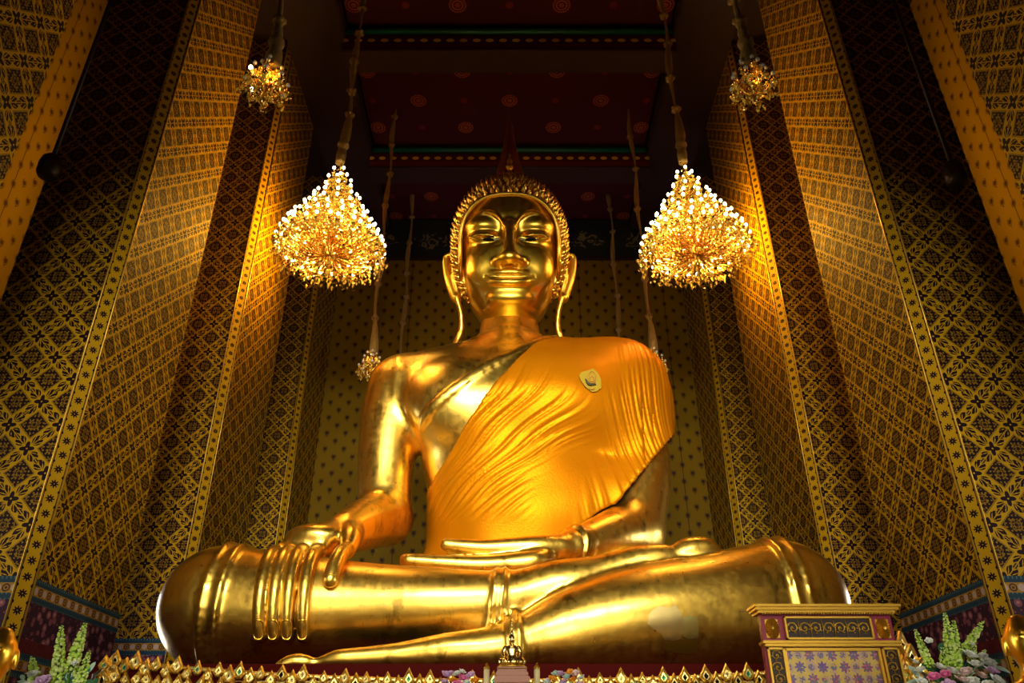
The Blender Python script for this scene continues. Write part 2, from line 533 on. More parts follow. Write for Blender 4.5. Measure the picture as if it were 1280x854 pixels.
def beam_mat():
    m, nt, b = new_mat('beam_painted')
    uv = coord('UV'); u, v, _ = xyz(uv)      # v: metres below the ceiling
    red = (0.10, 0.010, 0.012)
    a = ((u + v) / 0.16).fract() - 0.5; c = ((u - v) / 0.16).fract() - 0.5
    lat = (a.abs().lt(0.12)).max(c.abs().lt(0.12))
    col = mixc(lat, red, (0.20, 0.03, 0.02))
    dot = ((u / 0.40).fract() - 0.5) * 0.40
    d = dot.hyp((v - 0.66) * 1.6).lt(0.12)
    top = mixc(((u / 0.3).fract()).gt(0.5), (0.0, 0.07, 0.045), (0.0, 0.10, 0.06))
    col = mixc(v.lt(0.82), col, (0.07, 0.006, 0.008))
    col = mixc(d, col, (0.85, 0.52, 0.10))
    col = mixc(v.lt(0.48), col, (0.03, 0.004, 0.006))
    col = mixc((v - 0.28).abs().lt(0.13), col, top)
    col = mixc(v.lt(0.10), col, (0.02, 0.003, 0.004))
    nt.links.new(col, b.inputs['Base Color']); setp(b, rough=0.6, spec=0.3)
    return m

def frieze_mat():
    m, nt, b = new_mat('frieze_clouds')
    co = coord('Object'); x, y, z = xyz(co)
    fx = ((x / 2.1).fract() - 0.5) * 2.1
    n = noise(3.2, 4)
    bl = (fx.hyp((z + 0.1) * 1.5) + (n - 0.5) * 1.3).lt(0.55)
    sw = ((noise(2.2, 2) * 34).sin()).gt(0.1)
    col = mixc(bl * sw, (0.004, 0.010, 0.014), (0.20, 0.14, 0.07))
    nt.links.new(col, b.inputs['Base Color']); setp(b, rough=0.7)
    return m

MGOLD = gold_mat('gilded_statue')
MGOLD_HEAD = gold_mat('gilded_face', base=(1.0, 0.60, 0.045), r0=0.24, r1=0.40, bd=0.002, squares=False)
MGOLD_HAIR = gold_mat('gilded_curls', base=(1.0, 0.62, 0.08), r0=0.2, r1=0.36, squares=False, bd=0.004)
MGOLD_LEAF = gold_mat('gilded_carving', base=(1.0, 0.74, 0.22), dark=(0.62, 0.36, 0.06), r0=0.22, r1=0.42, squares=False, bsc=30, bd=0.006)
MGOLD_PAINT = simple('gold_paint', (0.66, 0.38, 0.045), 0.35, 0.75)
MBLACK = simple('black_inlay', (0.003, 0.003, 0.003), 0.6, spec=.1)
MPEARL = simple('pearl_inlay', (0.62, 0.50, 0.26), 0.3)
MRED = simple('red_lacquer', (0.06, 0.004, 0.003), 0.7, spec=.02)
MPINKRED = simple('magenta_lacquer', (0.30, 0.004, 0.05), 0.4)
MMIRROR = simple('mirror_glass', (0.85, 0.9, 0.95), 0.08, 1.0)
MTEAL = simple('teal_glass', (0.02, 0.30, 0.26), 0.1, 0.5)
MBROC = brocade('brocade_wall', False)
MEDGE = brocade('brocade_border', True)
MDOT = dotted('dotted_wall')
MCEIL = ceiling_mat(); MBEAM = beam_mat(); MFRIEZE = frieze_mat()
MDARK = simple('dark_timber', (0.022, 0.004, 0.004), 0.7)
MFLOOR = simple('red_carpet_floor', (0.07, 0.010, 0.008), 0.7)
MIRON = simple('dark_bronze_metal', (0.03, 0.018, 0.012), 0.4, 0.6)
# ------------------------------------------------------------------ the great seated statue
import os
def S(px, py, Y, rpx):
    v = (427.0 - py) / FPX; t = Y / (CT - ST * v); p = P(px, py, Y)
    return (p[0], p[1], p[2], rpx * t / FPX)

HB = 0.042
B = Field((-6.3, 11.6, 2.6), (6.2, 18.4, 11.6), HB)
ZB = 2.95                                                     # top of the plinth
def R(z): return z + EYE
TORSO = [(R(1.7), 1.9, 1.5, 1.5, 16.6), (R(3.2), 1.78, 1.40, 1.3, 16.5), (R(4.2), 1.52, 1.18, 1.15, 16.4), (R(5.0), 1.56, 1.20, 1.15, 16.35),
         (R(6.0), 1.85, 1.34, 1.25, 16.25), (R(7.0), 2.22, 1.45, 1.25, 16.15), (R(7.7), 2.35, 1.34, 1.15, 16.1), (R(8.25), 2.15, 1.05, 1.0, 16.1),
         (R(8.62), 1.2, .78, .8, 16.15), (R(8.80), .80, .70, .75, 16.2)]
def torso(F, grow=0.0, k=0.0):
    F.stack([(z, a + grow, b + grow, c + grow, cy) for z, a, b, c, cy in TORSO], k=k, p=2.25)
SH_R = (-2.42, 16.1, R(7.66)); SH_L = (2.44, 16.1, R(7.66))
torso(B)
# shoulders and chest
B.chain([(-0.2, 16.1, R(8.28), .52), (-1.4, 16.1, R(8.08), .58), (-2.3, 16.1, R(7.72), .74)], k=.5, kin=.3)
B.chain([(0.2, 16.1, R(8.28), .52), (1.4, 16.1, R(8.08), .58), (2.35, 16.1, R(7.72), .76)], k=.5, kin=.3)
B.ell((-1.05, 15.25, R(7.0)), (1.05, .55, .75), k=.5)
B.ell((1.05, 15.25, R(7.0)), (1.05, .55, .75), k=.5)
# neck with its folds
B.cone((0, 16.12, R(8.3)), (0, 16.62, R(10.0)), .80, .66, k=.20)
for zz, rr in ((R(8.60), .86), (R(8.98), .80)):
    for a in range(24):
        a0, a1 = 2 * PI * a / 24, 2 * PI * (a + 1) / 24
        if math.sin(a0) > 0.7: continue
        B.cone((rr * math.cos(a0), 16.12 + (zz - R(8.3)) * .29 + rr * math.sin(a0), zz), (rr * math.cos(a1), 16.12 + (zz - R(8.3)) * .29 + rr * math.sin(a1), zz), .05, .05, k=.06)
# lap
B.ell((0, 16.2, R(2.5)), (3.0, 1.9, .95), k=.4)
B.cone((-1.6, 16.9, R(2.65)), (-4.6, 14.4, R(2.6)), 1.1, 1.0, k=.35)
B.cone((1.6, 16.9, R(2.65)), (4.6, 14.4, R(2.6)), 1.1, 1.0, k=.35)
B.ell((0, 14.2, R(2.25)), (2.8, 1.3, .72), k=.3)
# lower leg: the statue's left (right in the view), foot lying to the left
LEG_A = [S(978, 757, 14.0, 80), S(900, 766, 13.55, 73), S(800, 775, 13.2, 64), S(720, 788, 12.95, 51), S(645, 806, 12.75, 29), S(600, 812, 12.7, 25),
         S(560, 814, 12.68, 22), S(500, 819, 12.66, 15.5), S(450, 822, 12.64, 12.5), S(425, 823, 12.62, 11.2), S(408, 826, 12.62, 8.5), S(394, 829, 12.62, 6.5), S(380, 827, 12.60, 9), S(366, 827, 12.58, 9.5), S(352, 831, 12.56, 7), S(345, 834, 12.55, 4.5)]
B.chain(LEG_A, k=.05, sub=16)
# lower leg: the statue's right (left in the view), foot up on the other thigh
LEG_B = [S(278, 760, 14.0, 76), S(360, 761, 13.8, 66), S(450, 760, 13.65, 55), S(540, 757, 13.45, 46), S(622, 752, 13.3, 37), S(660, 744, 13.3, 33),
         S(700, 732, 13.3, 31), S(750, 720, 13.35, 25), S(800, 704, 13.3, 21), S(828, 698, 13.3, 17.5), S(843, 697, 13.3, 14), S(860, 690, 13.3, 17.5), S(880, 688, 13.32, 16.5), S(888, 689, 13.33, 13)]
B.chain(LEG_B, k=.05, sub=16)
# fill under the upper foot
B.chain([S(640, 770, 13.7, 34), S(760, 748, 13.8, 30), S(850, 730, 14.0, 22)], k=.08)
def ring(c, n, rad, half, lift, base):
    """raised garment hem round a limb: an offset copy of the surface kept between two planes"""
    c = np.array(c, float); n = np.array(n, float); n /= np.linalg.norm(n)
    sl, X, Y, Z = B.slab(c - rad, c + rad, 0)
    A = base.D[sl]; q = np.abs((X - c[0]) * n[0] + (Y - c[1]) * n[1] + (Z - c[2]) * n[2])
    sph = np.sqrt((X - c[0]) ** 2 + (Y - c[1]) ** 2 + (Z - c[2]) ** 2) - rad
    d = np.maximum(np.maximum(A - lift, q - half), sph)
    B.put(sl, d.astype(np.float32), .05)
def hems(c, n, rad, base, w=.13):
    ring(c, n, rad, w, .035, base)
    nn = np.array(n, float); nn /= np.linalg.norm(nn)
    for sgn in (-1, 1): ring(np.array(c) + nn * sgn * w * .85, n, rad, w * .24, .075, base)
# arms: the statue's right arm reaches down over the shin
EL_R = S(482, 648, 15.9, 33); WR_R = (-3.02, 14.45, R(3.98), .38)
B.chain([(*SH_R, .78), (-2.60, 16.05, R(6.9), .68), (-2.64, 16.0, R(5.6), .58), EL_R], k=.22, kin=.4)
B.chain([EL_R, (-2.82, 15.2, R(4.35), .50), WR_R], k=.15, kin=.3)
SC = (13.80, R(2.5))
def fing(x0, x1, a0, a1, r0, r1, lift, n=9):
    out = []
    for i in range(n):
        t = i / (n - 1); a = math.radians(a0 + (a1 - a0) * t); rr = 0.90 + lift
        out.append((x0 + (x1 - x0) * t, SC[0] + rr * math.cos(a), SC[1] + rr * math.sin(a) - .02, r0 + (r1 - r0) * t))
    return out
FX = [(-4.02, -3.90), (-3.79, -3.68), (-3.56, -3.46), (-3.30, -3.22)]
HR = Field((-4.5, 12.3, R(1.3)), (-2.4, 15.4, R(4.9)), 0.03)
for i, (x0, x1) in enumerate(FX):
    k = 0.5 + i * .0
    mid = (0.60 * x0 + 0.40 * WR_R[0], 14.05, R(3.84) - .05 * (3 - i), .19)
    HR.chain([(WR_R[0] - .08 + .05 * i, 14.4, R(3.98), .27), mid, fing(x0, x1, 97, 100, .135, .135, .05)[0]], k=.10, kin=.10)
for i, (x0, x1) in enumerate(FX):
    HR.chain(fing(x0, x1, 97, 214, .124, .106, .05, 9), k=.02, kin=.015)
HR.cone((-2.90, 14.85, R(4.17)), WR_R[:3], .30, .36, k=.08)
HR.ell((-3.42, 14.08, R(3.74)), (.60, .52, .27), k=.15)
# thumb
HR.chain([(-2.95, 14.3, R(3.95), .26), (-2.80, 13.85, R(3.72), .20)] + fing(-2.78, -2.86, 104, 162, .145, .13, .08, 10), k=.05, kin=.03)
# arms: the statue's left arm lies in the lap
EL_L = S(789, 666, 15.6, 41); WR_L = S(716, 685, 14.35, 22)
B.chain([(*SH_L, .80), (2.66, 16.05, R(6.9), .70), (2.80, 15.95, R(5.7), .60), EL_L], k=.22, kin=.4)
B.chain([EL_L, S(760, 672, 14.9, 31), WR_L], k=.12, kin=.3)
base = Field((-6.3, 11.6, 2.6), (6.2, 18.4, 11.6), HB); base.D = B.D.copy()
hems((-4.76, 13.9, R(2.55)), (1, 0.0, -.04), 1.45, base, .15)
hems((4.60, 13.9, R(2.6)), (1, .05, .06), 1.5, base, .15)
hems(S(622, 752, 13.2, 1)[:3], (1, .02, -.1), .72, base, .085)
hems(S(643, 806, 12.75, 1)[:3], (1, .02, .1), .55, base, .085)
hems(np.array(WR_L[:3]) + np.array((.05, .04, .0)), (1, 1.0, .05), .44, base, .09)
del base
HL = Field((-2.4, 12.9, R(2.7)), (1.9, 15.2, R(4.4)), 0.03)
pl = S(690, 691, 14.2, 20)
HL.chain([WR_L, pl, S(655, 698, 14.1, 15)], k=.1, kin=.2)
for j, (yy, e, dz) in enumerate(((13.78, 502, 0), (14.00, 498, .0), (14.22, 500, .0), (14.42, 512, .0))):
    a = S(668, 702, yy, 14); b2 = S(610, 706, yy, 11.5); c2 = S(555, 704, yy, 10.2); d2 = S(e + 9, 700.5, yy, 8.2)
    HL.chain([(pl[0], pl[1], pl[2] - .04, .16), a, b2, c2, d2], k=.07, kin=.06)
HL.chain([S(700, 684, 14.1, 15), S(668, 683, 13.95, 13), S(610, 685, 13.9, 10.5), S(575, 683, 13.9, 9.4), S(558, 681, 13.9, 8.2)], k=.09, kin=.12)
HL.cone(EL_L[:3], WR_L[:3], EL_L[3] * .9, WR_L[3], k=.05)
# sculpted robe edge crossing the chest: a raised layer right of a slanting line
sl, X, Y, Z = B.slab((-2.4, 14.0, R(3.5)), (2.4, 16.1, R(9)), 0)
T2 = Field((-6.3, 11.6, 2.6), (6.2, 18.4, 11.6), HB); torso(T2, .10)
T2.ell((-1.05, 15.25, R(7.0)), (1.15, .65, .85), k=.5); T2.ell((1.05, 15.25, R(7.0)), (1.15, .65, .85), k=.5)
T2.chain([(0.2, 16.1, R(8.28), .60), (1.4, 16.1, R(8.08), .66), (2.35, 16.1, R(7.72), .82)], k=.5, kin=.3)
line = (X - (-1.72)) - (Z - R(6.62)) * 1.22                        # > 0 on the robed side
line2 = np.minimum(line, X + 1.86)
dd = np.maximum(T2.D[sl], -line2 * .62)
dd2 = np.maximum(T2.D[sl] - .05, np.abs(line * .62 - .10) - .10)
dd2 = np.maximum(dd2, -(X + 1.86))
B.put(sl, np.broadcast_to(dd, B.D[sl].shape).astype(np.float32), .03)
B.put(sl, np.broadcast_to(dd2, B.D[sl].shape).astype(np.float32), .03)
# soft flat seat on the plinth
BV, BF = B.nets(4)
parts = [(BV, BF)]
for F_ in (HR, HL): parts.append(F_.nets(2))
# keep hand meshes clear of the limb ends that are already in the body mesh
def merge(parts):
    vs, fs, b = [], [], 0
    for v, f in parts: vs.append(v); fs.append(f + b); b += len(v)
    return np.concatenate(vs), np.concatenate(fs)
ROOT = (0.0, 15.2, ZB)
statue = empty('gilded_statue', ROOT)
tag(statue, 'colossal gilded seated Buddha statue, one hand over the shin, on the carved plinth', 'statue')
RV, RF = merge(parts)
keep = RV[:, 2] > ZB - .03
RV[:, 2] = np.maximum(RV[:, 2], ZB)
np_obj('body', RV, RF, MGOLD, statue, ROOT)
del T2

# ------------------------------------------------------------------ head (built upright, then bowed)
H = Field((-1.9, -2.2, -2.6), (1.9, 1.9, 2.6), 0.025)
FACE = [(-1.80, .46, .58, .5, .0), (-1.70, .64, .88, .7, .0), (-1.52, .80, 1.15, .9, .0), (-1.25, .95, 1.25, 1.0, .0), (-.8, 1.08, 1.27, 1.1, .0), (-.3, 1.17, 1.25, 1.2, .0),
        (.2, 1.21, 1.22, 1.25, .0), (.7, 1.20, 1.19, 1.2, .0), (1.2, 1.08, 1.07, 1.1, .0), (1.5, .85, .88, .9, .0), (1.65, .5, .5, .6, .0)]
H.stack(FACE, p=2.45)
H.cone((0, .10, -1.3), (0, .60, -2.5), .62, .62, k=.06)
def fy(x, z):          # front of the smooth face at x, z
    pr = np.array(FACE); rx = np.interp(z, pr[:, 0], pr[:, 1]); rf = np.interp(z, pr[:, 0], pr[:, 2])
    q = min(abs(x) / rx, .98); return -rf * (1 - q ** 2.45) ** (1 / 2.45)
def brow(t, sx):       # t 0 at the nose root .. 1 at the temple
    x = .13 + .98 * t; z = .36 + .40 * math.sin(PI * min(1, (t * .93) ** .80)) - .06 * t
    return sx * x, z
for sx in (-1, 1):
    H.ell((sx * .50, fy(.5, .30) - .07, .27), (.40, .20, .36), k=.16, mode='sub')          # hollow under the brow
    H.ell((sx * .60, fy(.6, .50) + .30, .46), (.46, .36, .26), k=.12)
    H.ell((sx * .58, fy(.58, .14) + .24, .13), (.40, .29, .24), k=.04)                        # lid
    pts = []
    for i in range(17):
        x, z = brow(i / 16, sx); w = .040 * (1 - abs(i / 16 - .35) * .5)
        pts.append((x, fy(abs(x), z) - .012, z, w))
    H.chain(pts, k=.06, kin=.03)
    for i in range(9):                                                                          # slit of the eye
        q = -1 + i / 4; x = .585 + .29 * q
        H.ell((sx * x, fy(.58, .12) - .03 + .05 * q, .105 + .02 * q - .012 * (1 - q * q)), (.055, .14, .036 * (1 - .5 * abs(q) ** 3)), mode='sub')
    for sgn, zz in ((1, .150), (-1, .062)):
        H.chain([(sx * (.585 + q * .36), fy(.58, .12) - .042 + .06 * abs(q) ** 1.5 + .05 * q, zz - .040 * (q * q) * sgn + .02 * q, .020) for q in np.linspace(-1, 1, 13)], k=.025, kin=.02)
    H.ell((sx * .62, -.98, -.62), (.38, .26, .44), k=.3)                                       # cheek
# nose
H.chain([(0, -1.20, .40, .10), (0, -1.34, .06, .115), (0, -1.46, -.26, .14), (0, -1.53, -.46, .165)], k=.13, kin=.12)
H.ell((0, -1.54, -.53), (.23, .17, .150), k=.08)
for sx in (-1, 1):
    H.ell((sx * .235, -1.36, -.57), (.17, .22, .125), k=.09)
    H.ell((sx * .13, -1.46, -.70), (.06, .09, .05), k=.02, mode='sub')
# lips on a gentle swell
H.ell((0, -1.12, -.93), (.66, .24, .34), k=.12)
def ly(x): return -1.345 + .20 * (abs(x) / .6) ** 2.2
for zc, rr, cv, dy_ in ((-.84, .082, .022, -.04), (-1.03, .095, -.030, -.05)):
    H.chain([(q * .53, ly(q * .53) + dy_ * (1 - q * q) + .02, zc + cv * (1 - q * q) + .045 * q * q * (1 if zc < -.9 else .0), rr * (1 - .35 * q ** 4)) for q in np.linspace(-1, 1, 21)], k=.03, kin=.02)
H.chain([(q * .57, ly(q * .55) - .08, -.93 + .035 * q * q, .016) for q in np.linspace(-1, 1, 17)], k=.015, kin=.02, mode='sub')
# chin swell, with the sharp lower line of the jaw
H.ell((0, -1.10, -1.36), (.44, .20, .16), k=.14)
H.chain([(q * .60, fy(abs(q * .60), -1.56) - .0, -1.60 + .12 * (1 - q * q), .022) for q in np.linspace(-1, 1, 17)], k=.04, kin=.03)
# ears: an upright loop and a long lobe that swings outward at its tip
for sx in (-1, 1):
    H.chain([(sx * 1.28, -.10, -.14, .05), (sx * 1.40, -.02, .04, .06), (sx * 1.56, .06, .05, .065), (sx * 1.59, .06, -.12, .075), (sx * 1.53, .04, -.50, .085), (sx * 1.43, .04, -.85, .085), (sx * 1.33, .04, -1.08, .085), (sx * 1.26, .02, -.95, .05)], k=.05)
    H.chain([(sx * 1.34, -.04, -.14, .05), (sx * 1.38, .0, -.42, .055), (sx * 1.30, .02, -.78, .05), (sx * 1.24, .04, -1.08, .06)], k=.05)
    H.chain([(sx * 1.45, .14, -.08, .05), (sx * 1.40, .16, -.45, .06), (sx * 1.30, .14, -.86, .05)], k=.12)
    for yy in (-.07, .08):
        H.chain([(sx * 1.29, .05 + yy, -1.02, .07), (sx * 1.18, .08 + yy * 1.2, -1.45, .062), (sx * 1.17, .10 + yy * .9, -1.82, .068), (sx * 1.26, .10 + yy * .4, -2.08, .075), (sx * 1.38, .10, -2.30, .02)], k=.05)
HV, HF = H.nets(1)

# hair cap
C = Field((-1.8, -1.8, -1.3), (1.8, 1.9, 2.7), 0.035)
C.ell((0, .10, .22), (1.36, 1.38, 1.50), p=2.5)
C.ell((0, .05, 1.36), (.78, .74, .60), k=.55)
C.ell((0, .05, 1.84), (.32, .30, .20), k=.25)
# the face opening: a rounded arch cut straight back
sl, X, Y, Z = C.slab((-1.8, -1.8, -1.3), (1.8, 1.9, 2.7), 0)
AX, AZ, AP = 1.17, 1.22, 2.6
arch = (1 - ((np.abs(X) / AX) ** AP + (np.maximum(Z, 0) / AZ) ** AP) ** (1 / AP)) * 1.1
C.D[sl] = np.maximum(C.D[sl], np.minimum(arch, -(Y + .30)).astype(np.float32))
CV, CF = C.nets(1)
CN = vnormals(CV, CF)
def cap_y(x, z):
    v = 1 - (abs(x) / 1.36) ** 2.5 - (abs(z - .22) / 1.50) ** 2.5
    return .10 - 1.38 * max(v, 0) ** (1 / 2.5)
rid = []
for i in range(81):    # ridge along the arch
    if i < 14 or i > 66: x = AX; z = -1.0 + (i if i < 14 else 80 - i) / 14 * 1.0
    else:
        a = PI * (i - 14) / 52; x = AX * abs(math.cos(a)) ** (2 / AP); z = AZ * abs(math.sin(a)) ** (2 / AP)
    x = x if i > 40 else -x
    rid.append([x, cap_y(x, z) - .01, z])
HAIR = MB()
HAIR.raw(CV, [tuple(f) for f in CF], 0)
def curl(M, c, n, r, h, seg=7):
    n = Vector(n).normalized(); a = n.orthogonal().normalized(); b = n.cross(a); c = Vector(c)
    vs = []
    for rr, hh in ((1.0, -.15), (1.05, .22), (.78, .55), (.34, .85)):
        for k in range(seg):
            t = 2 * PI * k / seg; vs.append(c + n * hh * h + (a * math.cos(t) + b * math.sin(t)) * rr * r)
    vs.append(c + n * h)
    fs = [(i * seg + k, i * seg + (k + 1) % seg, (i + 1) * seg + (k + 1) % seg, (i + 1) * seg + k) for i in range(3) for k in range(seg)]
    fs += [(3 * seg + k, 3 * seg + (k + 1) % seg, 4 * seg) for k in range(seg)]
    M.raw(vs, fs, 0)
# rows of curls spread evenly over the cap by picking vertices with a minimum spacing
up = CN + np.array([0, 0, .75]); up /= np.linalg.norm(up, axis=1)[:, None]
ar = ((np.abs(CV[:, 0]) / (AX + .06)) ** AP + (np.maximum(CV[:, 2], 0) / (AZ + .05)) ** AP) < 1
inface = ar & (CV[:, 1] < -.25)
cand = np.where(~inface & (CV[:, 2] > -1.05))[0]
# start along the arch so that the first row follows the hairline
dist = np.abs(((np.abs(CV[cand, 0]) / (AX + .06)) ** AP + (np.maximum(CV[cand, 2], 0) / (AZ + .05)) ** AP) ** (1 / AP) - 1)
order = np.lexsort((np.arctan2(CV[cand, 2], CV[cand, 0]), np.round(dist / .13)))
taken = np.zeros((0, 3)); chosen = []
for ci in cand[order]:
    p = CV[ci]
    if len(taken) and np.min(((taken - p) ** 2).sum(1)) < .152 ** 2: continue
    taken = np.vstack([taken, p]); chosen.append(ci)
for ci in chosen: curl(HAIR, CV[ci], up[ci], .060, .165)

def bow(o): return o
PITCH = math.radians(16.0); HC = (0.0, 16.02, R(11.35) - .10)
head = empty('head', (HC[0] - ROOT[0], HC[1] - ROOT[1], HC[2] - ROOT[2]), parent=statue)
head.rotation_euler = (PITCH, 0, 0)
np_obj('face', HV, HF, MGOLD_HEAD, head)
HAIR.build('curled_hair', MGOLD_HAIR, head)
rb = MB(); rb.tube([tuple(p) for p in rid], [.052] * len(rid), 10)
rb.build('hairline_band', MGOLD_HEAD, head)
for sx in (-1, 1):
    eye = MB(); eye.ball((sx * .50, fy(.50, .04) + .055, .045), (.175, .10, .045), 0, 14, 8)
    eye.ball((sx * .73, fy(.70, .04) + .10, .045), (.12, .09, .03), 1, 12, 8); eye.ball((sx * .31, fy(.31, .04) + .085, .045), (.09, .09, .028), 1, 12, 8)
    eo = eye.build('eye', [MBLACK, MPEARL], head); tag(eo, 'half closed inlaid eye with black pupil')
fin = MB()
prof = [(.02, 2.12), (.11, 2.16), (.12, 2.22), (.06, 2.27), (.055, 2.33), (.095, 2.38), (.095, 2.44), (.05, 2.49), (.075, 2.54), (.07, 2.60), (.03, 2.66), (.045, 2.71), (.012, 2.80)]
fin.lathe(prof, n=12); fin.build('finial', MGOLD_HEAD, head)
fl = MB()                                      # dark flame behind the little finial
prof = [(.40, .0), (.52, .22), (.50, .5), (.40, .75), (.42, 1.0), (.36, 1.35), (.27, 1.7), (.25, 1.9), (.17, 2.3), (.10, 2.8), (.05, 3.2), (.012, 3.5)]
fl.lathe([(r_ * .95, z_) for r_, z_ in prof], c=(0, .75, 1.55), n=10, smooth=False, M=Matrix.Rotation(-PITCH, 3, 'X'))
for k in range(8):
    a = 2 * PI * k / 8; c = Vector((.50 * math.cos(a), .75 + .50 * math.sin(a), 1.85))
    fl.lathe([(.10, 0), (.13, .15), (.06, .4), (.01, .62)], c=c, n=6, M=Matrix.Rotation(-PITCH, 3, 'X') @ Matrix.Rotation(.15, 3, Vector((-math.sin(a), math.cos(a), 0))))
tag(fl.build('flame_spire', simple('dark_red_lacquered_gold', (0.16, 0.03, 0.012), 0.5, 0.4), head), 'dark red flame shaped spire')

# nails of the hand on the shin and of both thumbs
def nail(c, nrm, along, w, l):
    n = Vector(nrm).normalized(); a = Vector(along).normalized(); s_ = a.cross(n).normalized(); n = s_.cross(a)
    M = Matrix((s_, a, n)).transposed(); m = MB()
    # raised rim and plate
    N = 20; ring_ = []
    for k in range(N):
        t = 2 * PI * k / N; cx = math.copysign(abs(math.cos(t)) ** .6, math.cos(t)) * w; cy = math.copysign(abs(math.sin(t)) ** .7, math.sin(t)) * l
        ring_.append(M @ Vector((cx, cy, -.55 * cx * cx / w)) + Vector(c))
    m.tube(ring_ + [ring_[0]], .014, 6, caps=False)
    vs = [M @ Vector((0, 0, .008)) + Vector(c)] + [p - n * .004 for p in ring_]
    m.raw(vs, [(0, 1 + k, 1 + (k + 1) % N) for k in range(N)], 0, True)
    o = m.build('fingernail', MGOLD_HEAD, statue); o.location = [-q for q in ROOT]; return o
for (x0, x1) in FX:
    f = fing(x0, x1, 98, 214, .122, .102, .04)[-1]; a = math.radians(206)
    n = Vector((0, math.cos(a), math.sin(a))); t = Vector((.0, -math.sin(a), math.cos(a)))
    nail((x1, SC[0] + (.94 + .108) * math.cos(a), SC[1] - .02 + (.94 + .108) * math.sin(a)), n, t, .075, .15)
a = math.radians(154); n = Vector((0, math.cos(a), math.sin(a)))
nail((-2.85, SC[0] + (.96 + .135) * math.cos(a), SC[1] - .02 + (.96 + .135) * math.sin(a)), n, (0, -math.sin(a), math.cos(a)), .09, .13)
tn = S(567, 681, 13.9, 7.6)
nail((tn[0], tn[1] - .075, tn[2] + .045), (0, -.75, .65), (1, 0, 0), .075, .17)
# the mended patch on the shin
# ------------------------------------------------------------------ the cloth robe over the statue's shoulder
RB = Field((-2.5, 13.9, R(2.9)), (3.9, 18.0, R(9.2)), 0.028)
torso(RB, .20)
RB.ell((-1.05, 15.25, R(7.0)), (1.2, .66, .9), k=.5); RB.ell((1.05, 15.25, R(7.0)), (1.25, .72, .9), k=.5)
RB.chain([(0.2, 16.1, R(8.28), .66), (1.4, 16.1, R(8.08), .72), (2.35, 16.1, R(7.74), .88)], k=.5, kin=.3)
RB.chain([(SH_L[0], SH_L[1], SH_L[2], .91), (2.66, 16.05, R(6.9), .84), (2.80, 15.95, R(5.7), .76), (2.6, 15.7, R(4.9), .72)], k=1.1, kin=.4)
RB.ell((.6, 15.55, R(4.7)), (1.5, .70, 1.2), k=.6)
sl, X, Y, Z = RB.slab((-9, -9, -9), (20, 30, 20), 0)
D0 = RB.D.copy()
shell = np.maximum(D0, -(D0 + .050))
edge = (X - (-1.58)) - (Z - R(5.25)) * 0.725                          # right of the slanting hem
edge = np.where(Z < R(5.25), X + 1.70 + (R(5.25) - Z) * .06, edge)
front_only = np.where(Y > 16.6, edge + .2, edge)
low = np.where(X > 1.45, (Z - R(4.0)) - (X - 1.5) * 1.22, Z - R(3.25)) * .7
shell = np.maximum(shell, -edge * .8)
shell = np.maximum(shell, -np.minimum(low, 9))
# the cloth stays clear of the limbs it hangs beside
def sample(Fd, ax):
    out = Fd.D
    for i in range(3):
        q = np.clip((ax[i] - Fd.lo[i]) / Fd.h, 0, Fd.D.shape[i] - 1.001); k = q.astype(int); f = (q - k).astype(np.float32)
        sh = [1, 1, 1]; sh[i] = -1; f = f.reshape(sh)
        out = np.take(out, k, axis=i) * (1 - f) + np.take(out, k + 1, axis=i) * f
    return out
for Fd in (B, HL):
    bd = sample(Fd, RB.ax)
    if Fd is HL:
        for i in range(3):
            o_ = (RB.ax[i] < Fd.lo[i]) | (RB.ax[i] > Fd.ax[i][-1]); sh = [1, 1, 1]; sh[i] = -1; bd = np.where(o_.reshape(sh), 2.0, bd)
    shell = np.maximum(shell, .025 - bd)
RB.D = shell.astype(np.float32)
V, F = RB.nets(1)
N = vnormals(V, F)
x, y, z = V[:, 0], V[:, 1], V[:, 2] - EYE
front = sstep(-N[:, 1], -.2, .3)
# folds drawn from the waist up to the shoulder, nearly parallel to the slanting hem
wx, wz = -3.34, 2.82
ang = np.arctan2(z - wz, x - wx); rad = np.hypot(x - wx, z - wz)
bend = ang + .012 * np.sin(rad * 1.7 + ang * 6) + .008 * np.sin(rad * 3.9 + ang * 14)
rg = lambda q, s: 1 - np.abs(np.clip(wav(q, s), -1.4, 1.4)) / 1.0
fanA = rg(bend * 13, 3) * .45 + rg(bend * 26 + rad * .10, 5) * .55 * (.6 + .4 * np.sin(rad * 2.1 + ang * 17))
wA = sstep(ang, .50, .68) * sstep(rad, 2.3, 3.0) * (1 - sstep(rad + .6 * (ang - .7), 5.2, 6.6))
q = x - .22 * (8.0 - z) + .07 * np.sin(z * 1.7 + x)
hang = rg(q * 1.35, 8) * .5 + rg(q * 3.0 + .25 * np.sin(z * 1.3), 12) * .5
wB = sstep(x - .28 * (z - 5.2), 1.35, 2.2) * (1 - sstep(z, 7.8, 8.6) * .5)
soft = wav(x * .35 + z * .22, 20) * .5 + wav(z * .30 - x * .2, 21) * .5
disp = front * (wA * (1 - wB) * fanA * .060 + wB * hang * .052 + soft * .016)
sm = rg((x * .6 - z * .8) * 2.2 + np.sin(z * 3) * .1, 33) * sstep(x, -.9, -.4) * (1 - sstep(x, .1, .6)) * sstep(z, 4.2, 4.6) * (1 - sstep(z, 5.0, 5.5))
disp += front * sm * .025
V = V + N * disp[:, None]
m, nt, b = new_mat('saffron_satin')
co = coord('Object')
wv = noise(240, 2); big = noise(.9, 3)
col = mixc(big, (0.48, 0.135, 0.001), (0.66, 0.215, 0.002))
nt.links.new(col, b.inputs['Base Color']); setp(b, rough=.42, metal=.4, spec=.3); b.inputs['Specular Tint'].default_value = (1, .55, .08, 1)
